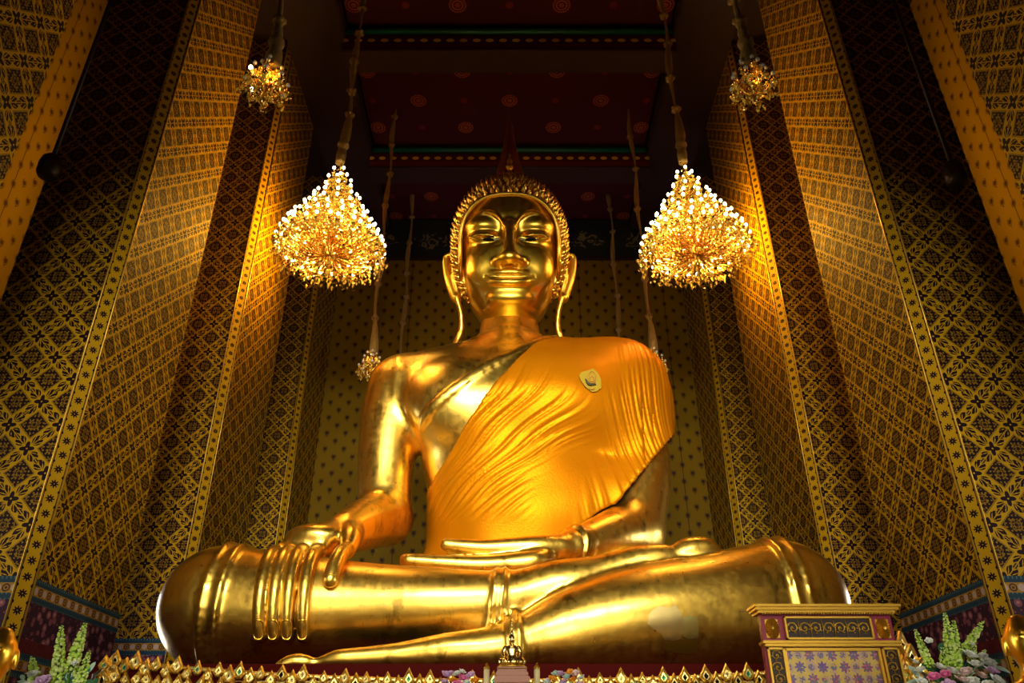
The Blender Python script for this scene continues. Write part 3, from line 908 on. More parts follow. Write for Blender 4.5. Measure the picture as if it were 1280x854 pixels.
bump(b, noise(30, 3), .004)
MSATIN = m
robe = np_obj('robe_cloth', V, F, MSATIN, None, (0.4, 15.5, R(3.3)))
tag(robe, 'saffron satin robe draped over one shoulder of the seated gilded statue', 'robe')
# emblem of thin cloth pinned on the robe
from mathutils.bvhtree import BVHTree
rv = [Vector(p) for p in V]
bvh = BVHTree.FromPolygons(rv, [tuple(int(i) for i in f) for f in F])
BODY = BVHTree.FromPolygons([Vector(p) for p in RV], [tuple(int(i) for i in f) for f in RF])
def onrobe(px, py, lift=.03, bvh=bvh):
    d = Vector(P(px, py, 30.0)) - Vector((0, 0, EYE)); d.normalize()
    h = bvh.ray_cast(Vector((0, 0, EYE)), d)
    return (h[0] + h[1].normalized() * (lift if h[1].dot(d) < 0 else -lift)) if h[0] is not None else None
def patch_poly(name, cx, cy, poly, lift, mat, parent, rings=5, bvh=bvh):
    m = MB(); c = onrobe(cx, cy, lift + .0, bvh); L = len(poly); vs = [c]
    for r_ in range(1, rings + 1):
        for (ax, ay) in poly:
            t = r_ / rings; p = onrobe(cx + ax * t, cy + ay * t, lift, bvh); vs.append(p)
    fs = [(0, 1 + k, 1 + (k + 1) % L) for k in range(L)]
    for r_ in range(rings - 1):
        a = 1 + r_ * L; fs += [(a + k, a + L + k, a + L + (k + 1) % L, a + (k + 1) % L) for k in range(L)]
    m.raw(vs, fs, 0)
    return m.build(name, mat, parent)
oct_ = [(-3, -12), (4, -14.5), (10, -8), (13.3, -1), (13.3, 9), (8, 13), (2, 14), (-6, 8), (-12, 0), (-14, -6), (-11, -10)]
emb = patch_poly('robe_emblem', 737, 477, oct_, .05, simple('pale_yellow_cloth', (0.42, 0.27, 0.02), .7, spec=.1), None, 4)
tag(emb, 'pale yellow cloth emblem with a dark curved mark pinned on the saffron robe', 'emblem')
def arcm(name, pts, r_, mat):
    m = MB(); q = [onrobe(737 + a, 477 + b_, .068) for a, b_ in pts]; m.tube(q, r_, 6); return m.build(name, mat, emb)
md = simple('emblem_dark_thread', (0.05, 0.04, 0.015), .6); mo = simple('emblem_orange_thread', (0.50, 0.22, 0.03), .6)
tag(arcm('crescent', [(-6.2, -1.2), (-4.6, 2.6), (-2.4, 5.2), (0, 6), (3.4, 5.6), (6, 5)], [.012, .026, .032, .026, .022, .02], md), 'dark crescent mark')
arcm('motif_ring', [(4.6 * math.cos(a) + 1.8, 7.2 * math.sin(a) - 3.2) for a in np.linspace(0, 2 * PI, 17)], .010, mo)
arcm('motif_ring', [(2.2 * math.cos(a) + 1.8, 3.4 * math.sin(a) - 1.2) for a in np.linspace(0, 2 * PI, 13)], .012, mo)
arcm('motif_ring', [(-2.5, 9.6), (1, 11.4), (5, 10.6)], .010, mo)

# fresh pale sheets of gold leaf mending the lower shin
MFRESH = simple('fresh_pale_gold_leaf', (1.0, 0.76, 0.28), .32, 1.0); MFRESH2 = simple('fresh_greenish_gold_leaf', (0.80, 0.66, 0.20), .34, 1.0); MBARE = simple('bare_dark_lacquer', (0.30, 0.15, 0.012), .4, .9)
for cx, cy, pl, mt, lf, lb in ((832, 778, [(-18, -14), (-8, -20), (4, -18), (12, -21), (19, -12), (21, 2), (19, 20), (10, 23), (-2, 21), (-6, 14), (-16, 8), (-23, 2), (-22, -8)], MFRESH, .014, 'pale cream gold leaf patch'),
                               (861, 786, [(-13, -14), (0, -16), (10, -14), (12, 0), (12, 11), (0, 13), (-6, 10), (-14, 4)], MFRESH2, .010, 'greenish square gold leaf patch'),
                               (856, 806, [(-28, -4), (-10, -8), (0, -6), (14, -8), (17, 4), (6, 12), (-12, 10), (-26, 6)], MBARE, .006, 'dark bare lacquer patch')):
    o = patch_poly('leaf_patch', cx, cy, pl, lf, mt, statue, 6, BODY); o.location = [-q for q in ROOT]; o['label'] = lb
# ------------------------------------------------------------------ the hall
HC_Z = 20.3 + EYE                       # ceiling
XP, WP = 6.80, 1.85                     # inner faces of the pillars, pillar width
XW = 12.0                               # side walls
YB = 26.2                               # back wall
YF = -9.0                               # front wall, behind the camera
U = 11.4
def quadface(mb, a, b, z0, z1, mi=0, u0=0.0):
    """upright rectangle from a to b (xy), uv in metres"""
    L = math.hypot(b[0] - a[0], b[1] - a[1])
    mb.face([(a[0], a[1], z0), (b[0], b[1], z0), (b[0], b[1], z1), (a[0], a[1], z1)], mi, [(u0, z0), (u0 + L, z0), (u0 + L, z1), (u0, z1)])
def pillar(side, y0, y1, label):
    c = .17
    s = side; x0 = s * XP; x1 = s * (XP + WP)
    poly = [(x1, y0), (x0 + s * c, y0), (x0, y0 + c), (x0, y1), (x1, y1)]
    mb = MB(); cx, cy = (x0 + x1) / 2, (y0 + y1) / 2
    pl = [(a - cx, b - cy) for a, b in poly]
    for i in range(5):
        a, b = pl[i], pl[(i + 1) % 5]
        ch = i == 1
        L = math.hypot(a[0] - b[0], a[1] - b[1])
        quadface(mb, a, b, 0, HC_Z, 1 if ch else 0, -L / 2)
    for i in (1, 2):                         # fine gilded fillets either side of the borders
        a = pl[i]
        mb.tube([(a[0], a[1], 0), (a[0], a[1], HC_Z)], .014, 6, 2)
    o = mb.build('pillar', [MBROC, MEDGE, MGOLD_PAINT], None, (cx, cy, 0))
    tag(o, label, 'pillar', None, 'structure')
bays = [(U - .54 * U + .3, U * .722, 'nearest to the camera, mostly out of view'), (U, 1.262 * U, 'beside the near edge of the plinth'),
        (1.50 * U, 1.785 * U, 'level with the statue shoulders'), (2.06 * U, 2.297 * U - .02, 'in the far corner by the dotted back wall')]
for s, nm in ((-1, 'left'), (1, 'right')):
    for y0, y1, ph in bays:
        pillar(s, y0, y1, 'tall gold and maroon patterned pillar on the %s, %s' % (nm, ph))
mb = MB(); mb.box((0, (YB + YF) / 2, -.1), (2 * XW + .6, YB - YF + .6, .2))
tag(mb.build('floor', MFLOOR), kind='structure')
# back wall with its dark cloud frieze
mb = MB(); quadface(mb, (-XW, 0), (XW, 0), 0, 18.27 + EYE, 0, 0.12)
mb.box((0, .16, HC_Z / 2), (2 * XW + .6, .3, HC_Z), 1)
tag(mb.build('wall_back', [MDOT, MDARK], None, (0, YB, 0)), kind='structure')
mb = MB(); mb.box((0, 0, 0), (2 * XP - .1, .12, 1.9)); tag(mb.build('trim_1', MFRIEZE, None, (0, YB - .08, 18.27 + EYE + .95)), kind='structure')
mb = MB(); mb.box((0, 0, 0), (2 * XP - .1, .16, .10), bev=.02); tag(mb.build('trim_2', MDARK, None, (0, YB - .10, 18.27 + EYE)), kind='structure')
# side walls with window openings between the pillars
WY = [(9.0, 10.6), (14.9, 16.6), (18.5, 21.4)]
WZ = (1.6, 6.2)
for s, nm in ((-1, 'left'), (1, 'right')):
    mb = MB(); ys = [YF] + [q for w in WY for q in w] + [YB]
    for i in range(len(ys) - 1):
        a, b = ys[i], ys[i + 1]
        if i % 2 == 0: quadface(mb, (s * XW, a), (s * XW, b), 0, HC_Z, 0, a)
        else:
            quadface(mb, (s * XW, a), (s * XW, b), 0, WZ[0], 0, a); quadface(mb, (s * XW, a), (s * XW, b), WZ[1], HC_Z, 0, a)
    tag(mb.build('wall_' + nm, MDOT), kind='structure')
MFRAME = simple('window_frame_gold', (0.35, 0.18, 0.03), .4, .5)
def window(i, s, y0, y1):
    mb = MB(); x = s * (XW + .05)
    for yy in (y0, y1, (y0 + y1) / 2): mb.box((x, yy, sum(WZ) / 2), (.2, .14, WZ[1] - WZ[0] + .2), 0, bev=.02)
    for zz in (WZ[0], WZ[1], WZ[0] + 1.5, WZ[0] + 3.0): mb.box((x, (y0 + y1) / 2, zz), (.2, y1 - y0, .12), 0, bev=.02)
    tag(mb.build('window_%d' % i, MFRAME), kind='structure')
wi = 1
for s in (-1, 1):
    for y0, y1 in WY: window(wi, s, y0, y1); wi += 1
# front wall with the great doorway behind the camera
DW, DH = 3.4, 6.4
mb = MB()
quadface(mb, (-XW, YF), (-DW, YF), 0, HC_Z); quadface(mb, (DW, YF), (XW, YF), 0, HC_Z)
mb.face([(-DW, YF, DH), (DW, YF, DH), (DW, YF, HC_Z), (-DW, YF, HC_Z)], 0, [(0, DH), (2 * DW, DH), (2 * DW, HC_Z), (0, HC_Z)])
tag(mb.build('wall_front', MDOT), kind='structure')
mb = MB()
for sx in (-1, 1): mb.box((sx * (DW + .1), YF, DH / 2), (.4, .5, DH), 0, bev=.04)
mb.box((0, YF, DH + .15), (2 * DW + .9, .5, .5), 0, bev=.04)
tag(mb.build('door_1', MFRAME), kind='structure')
# ceiling: red coffered field, dark margins over the aisles, painted beams
mb = MB(); mb.box((0, 0, .1), (2 * 5.1, YB - YF, .2)); o = mb.build('ceiling', MCEIL, None, (0, 0, HC_Z)); o.location = (0, 0, HC_Z)
for v in o.data.vertices: v.co.y += (YB + YF) / 2
tag(o, kind='structure')
mb = MB()
for sx in (-1, 1):
    mb.box((sx * (XW + 5.1) / 2, (YB + YF) / 2, HC_Z + .1), (XW - 5.1 + .3, YB - YF, .2))
    mb.box((sx * 5.9, (YB + YF) / 2, HC_Z - .30), (1.8, YB - YF, .6), bev=.05)
tag(mb.build('trim_3', MDARK), kind='structure')
for y in (21.75, 16.55, 11.3, 6.0, 0.5, -5):
    mb = MB(); D = 1.12; T = .85; X0 = 5.05
    mb.face([(-X0, 0, 0), (X0, 0, 0), (X0, 0, -D), (-X0, 0, -D)][::-1], 0, [(-X0, 0), (X0, 0), (X0, D), (-X0, D)][::-1])
    mb.face([(-X0, 0, -D), (X0, 0, -D), (X0, T, -D), (-X0, T, -D)][::-1], 2)
    mb.face([(-X0, T, 0), (-X0, T, -D), (X0, T, -D), (X0, T, 0)][::-1], 0, [(-X0, 0), (-X0, D), (X0, D), (X0, 0)][::-1])
    mb.tube([(-X0, -.02, -.28), (X0, -.02, -.28)], .10, 8, 1)
    mb.tube([(-X0, -.02, -D), (X0, -.02, -D)], .05, 8, 2)
    o = mb.build('ceiling_beam', [MBEAM, simple('beam_green', (0.0, 0.085, 0.05), .5), MDARK], None, (0, y, HC_Z))
    tag(o, kind='structure')
# pendant fixtures hanging on rods in front of the near pillars
for s, px, py, lab in ((-1, 63, 207, 'dark round pendant fixture hanging on a long rod beside the near left pillar'),
                       (1, 1193, 216, 'dark round pendant fixture hanging on a long rod beside the near right pillar')):
    c = P(px, py, 10.7)
    o = empty('pendant_fixture', tuple(c)); tag(o, lab, 'pendant fixture')
    m = MB(); m.lathe([(.02, -.25), (.15, -.25), (.185, -.18), (.19, .02), (.165, .14), (.10, .21), (.05, .26), (.02, .28)], n=20); m.build('housing', MIRON, o)
    m = MB(); m.tube([(0, 0, .24), (0, 0, HC_Z - c[2])], .045, 8); m.build('rod', MIRON, o)
# ------------------------------------------------------------------ chandeliers
MCRYS, nt, b = new_mat('amber_crystal'); setp(b, base=(1.0, 0.62, 0.07), rough=.15, metal=.0, trans=.12, ior=1.5, spec=.8, coat=.5)
MCRYS2 = simple('gilt_chandelier_metal', (0.90, 0.55, 0.10), .25, 1.0)
def glow(name, col, st):
    m, nt, b = new_mat(name); setp(b, base=(1, .9, .7), emit=col, estr=st); m.cycles.emission_sampling = 'NONE'; return m
MBULB = glow('lit_bulb', (1.0, 0.80, 0.45), 26.0)
MBULB_OFF = simple('unlit_bulb', (0.75, 0.68, 0.55), .2)
MSLEEVE, nt, b = new_mat('gold_fabric_sleeve'); setp(b, base=(0.30, 0.17, 0.025), rough=.55, sheen=.1); bump(b, noise(14, 3), .03)

def bulb_mesh(lit, r=.036):
    m = MB(); m.lathe([(r * .5, -.005), (r * .9, .012), (r, .03), (r * .85, .052), (r * .4, .072), (.002, .082)], n=8); return m.mesh('bulb', MBULB if lit else MBULB_OFF)
def arm_mesh(L, rise, sc=1.0):
    """S-curved arm from the stem out to a drip pan, candle tube and hanging drops"""
    m = MB(); pts = []
    for i in range(10):
        t = i / 9; pts.append((L * t, 0, -.16 * sc * math.sin(PI * min(1, t * 1.25)) - .05 * (1 - t) + rise * t * t))
    e = pts[-1]; m.tube(pts, [.016 * sc] * 10, 5)
    m.lathe([(.012, -.05), (.045, -.02), (.058, .0), (.050, .008), (.02, .012)], c=e, n=10)
    m.lathe([(.015, .0), (.015, .115)], c=(e[0], e[1], e[2] + .008), n=7)
    m.raw([Vector((e[0], 0, e[2] - .06)) + Vector(v) * .035 for v in ((1, 0, 0), (0, 1, 0), (-1, 0, 0), (0, -1, 0), (0, 0, 1.2), (0, 0, -2.0))],
          [(0, 1, 4), (1, 2, 4), (2, 3, 4), (3, 0, 4), (1, 0, 5), (2, 1, 5), (3, 2, 5), (0, 3, 5)], 1, False)
    # scroll
    sp = [(e[0] * .62 + .10 * sc * math.cos(a) * (1 - a / 14), 0, -.06 * sc + rise * .4 + .10 * sc * math.sin(a) * (1 - a / 14)) for a in np.linspace(0, 9, 16)]
    m.tube(sp, .009 * sc, 4)
    return m.mesh('chandelier_arm', [MCRYS2, MCRYS]), (e[0], e[1], e[2] + .125)
def drops_mesh(spots, s=.045):
    """faceted pendants and little flowers"""
    m = MB()
    for c in spots:
        c = Vector(c); k = s * rng.uniform(.7, 1.35); R_ = Matrix.Rotation(rng.uniform(0, 6.28), 3, 'Z')
        if rng.rand() < .55:
            vs = [R_ @ Vector(v) * k for v in ((.7, 0, 0), (0, .7, 0), (-.7, 0, 0), (0, -.7, 0), (0, 0, .8), (0, 0, -1.7))]
            m.raw([c + v for v in vs], [(0, 1, 4), (1, 2, 4), (2, 3, 4), (3, 0, 4), (1, 0, 5), (2, 1, 5), (3, 2, 5), (0, 3, 5)], 0, False)
        else:
            T = Matrix.Rotation(rng.uniform(0, 1.5), 3, 'X') @ R_
            for q in range(5):
                a = 2 * PI * q / 5; d = Vector((math.cos(a), math.sin(a), .35)); w = Vector((-math.sin(a), math.cos(a), 0)) * .45
                vs = [T @ v * k for v in (Vector((0, 0, 0)), d * .7 + w, d * 1.35, d * .7 - w, Vector((0, 0, -.25)))]
                m.raw([c + v for v in vs], [(0, 1, 2, 3), (0, 4, 2, 1), (0, 3, 2, 4)], 1 if q % 2 else 0, False)
    return m
def sleeve(root, top, zhang, knots, name='chain_sleeve', wide=1.0):
    m = MB(); pts = []; rad = []
    z = zhang; kn = sorted(knots); prev = z; n = 0
    zs = np.linspace(zhang, top, int((top - zhang) / .07) + 2)
    for zz in zs:
        d = min(abs(zz - k) for k in kn)
        base = (.062 + .030 * math.sin(zz * 2.3) + (.05 * max(0, 1 - (zz - zhang) / 2.2))) * wide
        r = base * (.55 + .45 * min(1, d / .28)) + .075 * wide * math.exp(-((d - .0) / .075) ** 2)
        pts.append((.035 * math.sin(zz * 1.9), .03 * math.cos(zz * 1.3), zz)); rad.append(r)
    m.tube(pts, rad, 9); m.build(name, MSLEEVE, root)
    for k in kn:
        b_ = MB(); c = Vector((.035 * math.sin(k * 1.9), .03 * math.cos(k * 1.3), k))
        for q in range(5):
            a = q * 1.257 + k; b_.ball(c + Vector((math.cos(a) * .075, math.sin(a) * .075, .02 * math.sin(q * 2))) * wide, (.055 * wide, .055 * wide, .062 * wide), 0, 7, 5)
        b_.build('sleeve_tie', MSLEEVE, root)

def big_chandelier(loc, label, lit=True):
    root = empty('chandelier', loc); tag(root, label, 'chandelier', 'large lit chandeliers')
    tiers = [(1.22, 0.0, 30), (1.14, .22, 27), (.98, .52, 22), (.80, .84, 17), (.62, 1.16, 13), (.45, 1.50, 9), (.30, 1.84, 6), (.17, 2.16, 4)]
    rest = MB()
    st = MB(); st.lathe([(.02, -.42), (.07, -.36), (.10, -.24), (.05, -.12), (.12, .0), (.17, .12), (.08, .3), (.06, .6), (.12, .72), (.06, .85), (.05, 1.2), (.10, 1.32), (.05, 1.45), (.04, 1.9), (.08, 2.0), (.03, 2.15), (.03, 2.7)], n=12)
    st.build('stem', MCRYS2, root)
    spots = []
    for ti, (r, z, n) in enumerate(tiers):
        am, e = arm_mesh(r, .06, 1.0 if r > .5 else .5); bmh = bulb_mesh(True)
        hoop = MB(); hp = [(r * .80 * math.cos(a), r * .80 * math.sin(a), z - .05) for a in np.linspace(0, 2 * PI, 37)]
        hoop.tube(hp, .013, 5, caps=False); hoop.build('hoop', MCRYS2, root)
        for k in range(n):
            a = 2 * PI * (k + (ti % 2) * .5 + .17) / n + rng.uniform(-.05, .05)
            zj = z + rng.uniform(-.03, .03)
            if (ti < 2 and k % 3 == 1) or (ti == 2 and k % 2 == 1):      # past a hundred: one mesh
                for src, off, ms in ((am, (0, 0, 0), 0), (bmh, e, 2)):
                    M_ = Matrix.Translation((0, 0, zj)) @ Matrix.Rotation(a, 4, 'Z') @ Matrix.Translation(off)
                    vs = [M_ @ v.co for v in src.vertices]
                    for mi_ in (0, 1):
                        fs_ = [tuple(p.vertices) for p in src.polygons if p.material_index == mi_]
                        if fs_: rest.raw(vs, fs_, ms + mi_ if ms == 0 else 2)
            else:
                o = bpy.data.objects.new('chandelier_arm', am); link(o, root); o.location = (0, 0, zj); o.rotation_euler = (0, 0, a)
                bo = bpy.data.objects.new('bulb', bmh); link(bo, o); bo.location = e
            ca, sa = math.cos(a), math.sin(a)
            for q in range(5 if r > .5 else 4):      # drops round each drip pan
                t = rng.uniform(0, 6.28); w = rng.uniform(.04, .11)
                spots.append((ca * r + w * math.cos(t), sa * r + w * math.sin(t), z - rng.uniform(.02, .22)))
            for q in range(3 if r > .5 else 2):      # and strung along the arm
                t = rng.uniform(.35, .95); spots.append((ca * r * t + rng.uniform(-.06, .06), sa * r * t + rng.uniform(-.06, .06), z - .12 + rng.uniform(-.12, .12)))
        nx = tiers[ti + 1] if ti + 1 < len(tiers) else (.06, 2.5, 5)
        for k in range(int(n * 1.0)):                # swags from tier to tier
            a = 2 * PI * (k + .5) / n
            for t in np.linspace(.1, .9, 4 if r > .5 else 3):
                rr = r * .85 + (nx[0] * .85 - r * .85) * t; zz = z + (nx[1] - z) * t - .12 * math.sin(PI * t)
                spots.append((rr * math.cos(a) + rng.uniform(-.03, .03), rr * math.sin(a) + rng.uniform(-.03, .03), zz))
    tag(rest.build('lit_candle_arms', [MCRYS2, MCRYS, MBULB], root), kind='stuff')
    for k in range(90):                             # bottom basket
        a = rng.uniform(0, 6.28); q = rng.uniform(.1, 1.0); spots.append((1.12 * q * math.cos(a), 1.12 * q * math.sin(a), -.10 - .32 * (1 - q * q) - rng.uniform(0, .12)))
    d = drops_mesh(spots, .042).build('crystal_drops', [MCRYS, MCRYS2], root); tag(d, kind='stuff')
    return root
def small_chandelier(loc, label, lit_n, group):
    root = empty('chandelier', loc); tag(root, label, 'chandelier', group)
    st = MB(); st.lathe([(.012, -.34), (.05, -.28), (.07, -.18), (.03, -.08), (.08, .0), (.10, .08), (.04, .2), (.03, .36), (.07, .44), (.03, .52), (.02, .75)], n=10)
    st.build('stem', MCRYS2, root); spots = []; bm1, bm0 = bulb_mesh(True, .034), bulb_mesh(False)
    cnt = 0
    for ti, (r, z, n) in enumerate(((.34, -.02, 8), (.25, .22, 6), (.13, .42, 4))):
        am, e = arm_mesh(r, .05, .6)
        for k in range(n):
            a = 2 * PI * (k + ti * .5) / n + .25
            o = bpy.data.objects.new('chandelier_arm', am); link(o, root); o.location = (0, 0, z); o.rotation_euler = (0, 0, a)
            lit = (cnt in lit_n); cnt += 1
            bo = bpy.data.objects.new('bulb', bm1 if lit else bm0); link(bo, o); bo.location = e
            for q in range(9):
                t = rng.uniform(0, 6.28); w = rng.uniform(.02, .08); spots.append((math.cos(a) * r + w * math.cos(t), math.sin(a) * r + w * math.sin(t), z - rng.uniform(-.05, .12)))
            for q in range(5):
                t = rng.uniform(.2, .95); spots.append((math.cos(a) * r * t, math.sin(a) * r * t, z - .08 + rng.uniform(-.08, .08)))
    for k in range(40):
        a = rng.uniform(0, 6.28); q = rng.uniform(0, 1); spots.append((.2 * q * math.cos(a), .2 * q * math.sin(a), -.28 + .2 * q + rng.uniform(-.04, .04)))
    d = drops_mesh(spots, .030).build('crystal_drops', [MCRYS, MCRYS2], root); tag(d, kind='stuff')
    return root
XC = 4.0; ZH = HC_Z
def knots(z0, step, seed, zr):
    r = np.random.RandomState(seed); out = []; z = z0
    while z < ZH - zr - .3: out.append(z); z += step * r.uniform(.8, 1.2)
    return out
CH = []
for s, nm in ((-1, 'left'), (1, 'right')):
    c = P(417 if s < 0 else 863, 316, 14.6); c[0] = s * 4.06 if s < 0 else 4.20
    r_ = big_chandelier(tuple(c), 'large blazing tiered chandelier hanging on the %s of the statue head' % nm); CH.append(tuple(c))
    r_.rotation_euler = (0, 0, .4 * s)
    sleeve(r_, ZH - c[2], 2.62, knots(3.2, 1.05, 3 + s, c[2]), wide=1.05)
    r_ = small_chandelier(tuple(P(463 if s < 0 else 818, 465 if s < 0 else 462, 20.0)), 'small dim chandelier low behind the %s shoulder of the statue' % ('viewer-side left' if s < 0 else 'robed'), (0, 2, 9, 14) if s < 0 else (3,), 'small chandeliers')
    z0 = r_.location[2]; sleeve(r_, ZH - z0, .62, knots(1.75, 1.5, 10 + s, z0), wide=.95)
    r_ = small_chandelier(tuple(P(331 if s < 0 else 942, 112, 9.2)), 'small chandelier near the top edge %s' % ('with two lit bulbs' if s < 0 else 'with every bulb dark'), (3, 5) if s < 0 else (), 'small chandeliers')
    z0 = r_.location[2]; sleeve(r_, ZH - z0, .50, knots(1.10, .62, 20 + s, z0), wide=1.05)
    r_ = small_chandelier(tuple(P(497 if s < 0 else 781, 500, 24.6)), 'farthest chandelier hidden behind the %s shoulder, only its long sleeve showing' % ('bare' if s < 0 else 'robed'), (), 'small chandeliers')
    z0 = r_.location[2]; sleeve(r_, ZH - z0, .5, knots(1.6, 1.25, 30 + s, z0), wide=.95)
# ------------------------------------------------------------------ plinth, carved crest, altar table and what stands on it
def ydep(px, py, Y): return P(px, py, Y)
# red lacquered plinth under the statue
m = MB()
prof = [(0.0, 0.30), (0.9, 0.30), (1.0, .12), (1.25, .12), (1.35, .3), (1.9, .42), (2.35, .30), (2.5, .08), (2.62, .0), (2.72, .0), (2.74, .04), (2.95, .04)]
X0, Y0, Y1 = 6.15, 12.15, 18.9
for i in range(len(prof) - 1):
    (z0, i0), (z1, i1) = prof[i], prof[i + 1]
    mi = 1 if z1 in (1.25, 2.62, 2.72) else 0
    c0 = [(-X0 + i0, Y0 + i0), (X0 - i0, Y0 + i0), (X0 - i0, Y1 - i0), (-X0 + i0, Y1 - i0)]
    c1 = [(-X0 + i1, Y0 + i1), (X0 - i1, Y0 + i1), (X0 - i1, Y1 - i1), (-X0 + i1, Y1 - i1)]
    for k in range(4):
        q = (k + 1) % 4; m.face([(*c0[k], z0), (*c0[q], z0), (*c1[q], z1), (*c1[k], z1)], mi)
m.face([(x_, y_, 2.95) for x_, y_ in ((-X0 + .04, Y0 + .04), (X0 - .04, Y0 + .04), (X0 - .04, Y1 - .04), (-X0 + .04, Y1 - .04))], 0)
o = m.build('plinth', [MRED, MGOLD_LEAF]); tag(o, 'stepped red lacquered plinth with gilded mouldings carrying the huge gilded statue', 'plinth')

# crest of gilded leaves set with mirror glass, running along the plinth's front edge
crest = empty('carved_crest', (0, 11.7, 2.0)); tag(crest, 'long gilded crest of pointed leaves set with mirror glass before the statue', 'carved crest')
def leaf_mesh(w, h, gem=0):
    m = MB(); d = .05
    def outline(s):
        return [Vector((s * w * .16, 0, 0)), Vector((s * w * .50, 0, h * .30)), Vector((s * w * .40, 0, h * .50)), Vector((s * w * .28, 0, h * .62)), Vector((s * w * .10, 0, h * .88)), Vector((0, 0, h))]
    right = outline(1); left = outline(-1)[:-1][::-1]; pl = right + left
    n = len(pl); cen = Vector((0, 0, h * .38))
    rim = [p + Vector((0, -d * .35, 0)) for p in pl]; top = [cen + (p - cen) * .80 + Vector((0, -d, 0)) for p in pl]
    inn = [cen + (p - cen) * .52 + Vector((0, -d * .35, 0)) for p in pl]; back = [p + Vector((0, .02, 0)) for p in pl]
    for A, Bq in ((back, rim), (rim, top), (top, inn)):
        for k in range(n): m.face([A[k], A[(k + 1) % n], Bq[(k + 1) % n], Bq[k]], 0, smooth=False)
    m.face(inn, 0); m.face(back[::-1], 0)
    g = w * .17; gc = cen + Vector((0, -d * .45, -h * .02))
    vs = [gc + Vector(v) for v in ((g, 0, 0), (0, 0, g * 1.5), (-g, 0, 0), (0, 0, -g * 1.5), (0, -g * .8, 0))]
    m.raw(vs, [(0, 1, 4), (1, 2, 4), (2, 3, 4), (3, 0, 4)], 1, False)
    m.ball(cen + Vector((0, -d * .9, h * .34)), w * .05, 0, 6, 4)
    return m.mesh('leaf', [MGOLD_LEAF, [MMIRROR, MBLACK, MTEAL][gem]])
LM = [leaf_mesh(.17, .23, 0), leaf_mesh(.17, .22, 1), leaf_mesh(.155, .20, 0), leaf_mesh(.16, .23, 2)]
def crest_z(x):      # top line sways up towards both ends
    q = abs(x) / 5.6; return 2.54 + .27 * q ** 2.2
random.seed(5)
n = 78
for i in range(n):
    x = -5.60 + 11.20 * i / (n - 1); 
    o = bpy.data.objects.new('leaf', LM[random.choice((0, 0, 1, 2, 3, 1))]); link(o, crest)
    o.location = (x, -.02 * (i % 2), crest_z(x) - 2.0 + (.05 if i % 2 else -.02)); o.rotation_euler = (-.12, 0, random.uniform(-.1, .1))
    s_ = random.uniform(.85, 1.12); o.scale = (s_, 1, s_)
mrows = MB()
for row in range(1, 5):
    for i in range(n):
        x = -5.60 + 11.20 * (i + .5 * (row % 2)) / (n - 1)
        src = random.choice(LM[:4]); zz = crest_z(x) - 2.0 - .155 * row; s_ = random.uniform(.85, 1.1)
        M = Matrix.Translation((x, -.045 * row, zz)) @ Matrix.Rotation(random.uniform(-.18, .18), 4, 'Y') @ Matrix.Diagonal((s_, 1, s_, 1))
        vs = [M @ v.co for v in src.vertices]; gem = {'mirror_glass': 1, 'black_inlay': 2, 'teal_glass': 3}[src.materials[1].name]
        for p in src.polygons:
            mrows.raw([vs[k] for k in p.vertices], [tuple(range(len(p.vertices)))], gem if p.material_index else 0, False)
o = mrows.build('carved_leaves', [MGOLD_LEAF, MMIRROR, MBLACK, MTEAL], crest); tag(o, kind='stuff')
m = MB()
for i in range(60):
    xa = -5.66 + 11.32 * i / 60; xb = -5.66 + 11.32 * (i + 1) / 60
    za, zb = crest_z(xa) - 2.0 + .02, crest_z(xb) - 2.0 + .02
    for (y0, y1) in ((.03, .12),):
        m.raw([(xa, y0, -.1), (xb, y0, -.1), (xb, y0, zb), (xa, y0, za), (xa, y1, -.1), (xb, y1, -.1), (xb, y1, zb), (xa, y1, za)], [(0, 1, 2, 3), (5, 4, 7, 6), (3, 2, 6, 7), (1, 0, 4, 5)], 0, False)
m.tube([(-5.66 + 11.32 * i / 60, .12, crest_z(-5.66 + 11.32 * i / 60) - 2.0 + .14) for i in range(61)], .035, 6, 1)
m.box((0, .1, -1.0), (11.3, .3, 2.0), 0)
m.build('backing_board', [MRED, MGOLD_LEAF], crest)
# tall corner ornaments of the crest
for s in (-1, 1):
    m = MB()
    bx = s * 5.45; TZ = 1.02 if s > 0 else .72
    for k in range(7):
        a = leaf_mesh(.20 + .02 * (k % 3), .22 + .03 * (3 - min(k, 3)), k % 3)
        gem = {'mirror_glass': 1, 'black_inlay': 2, 'teal_glass': 3}[a.materials[1].name]
        M = Matrix.Translation((bx + s * (.02 + .05 * k), -.06 * k, TZ - .15 * k)) @ Matrix.Rotation(s * (.05 + .10 * k), 4, 'Y') @ Matrix.Rotation(s * .5, 4, 'Z')
        vs = [M @ v.co for v in a.vertices]
        for p in a.polygons: m.raw([vs[q] for q in p.vertices], [tuple(range(len(p.vertices)))], gem if p.material_index else 0, False)
    m.tube([(bx + s * .05, -.1, .85), (bx + s * .16, -.2, .72), (bx + s * .12, -.26, .6), (bx + s * .3, -.3, .3), (bx + s * .25, -.3, 0), (bx + s * .4, -.3, -.4)], [.02, .035, .045, .05, .05, .05], 8, 4)
    o = m.build('corner_ornament', [MGOLD_LEAF, MMIRROR, MBLACK, MTEAL, simple('silver_band', (.5, .5, .5), .25, 1.0)], crest)

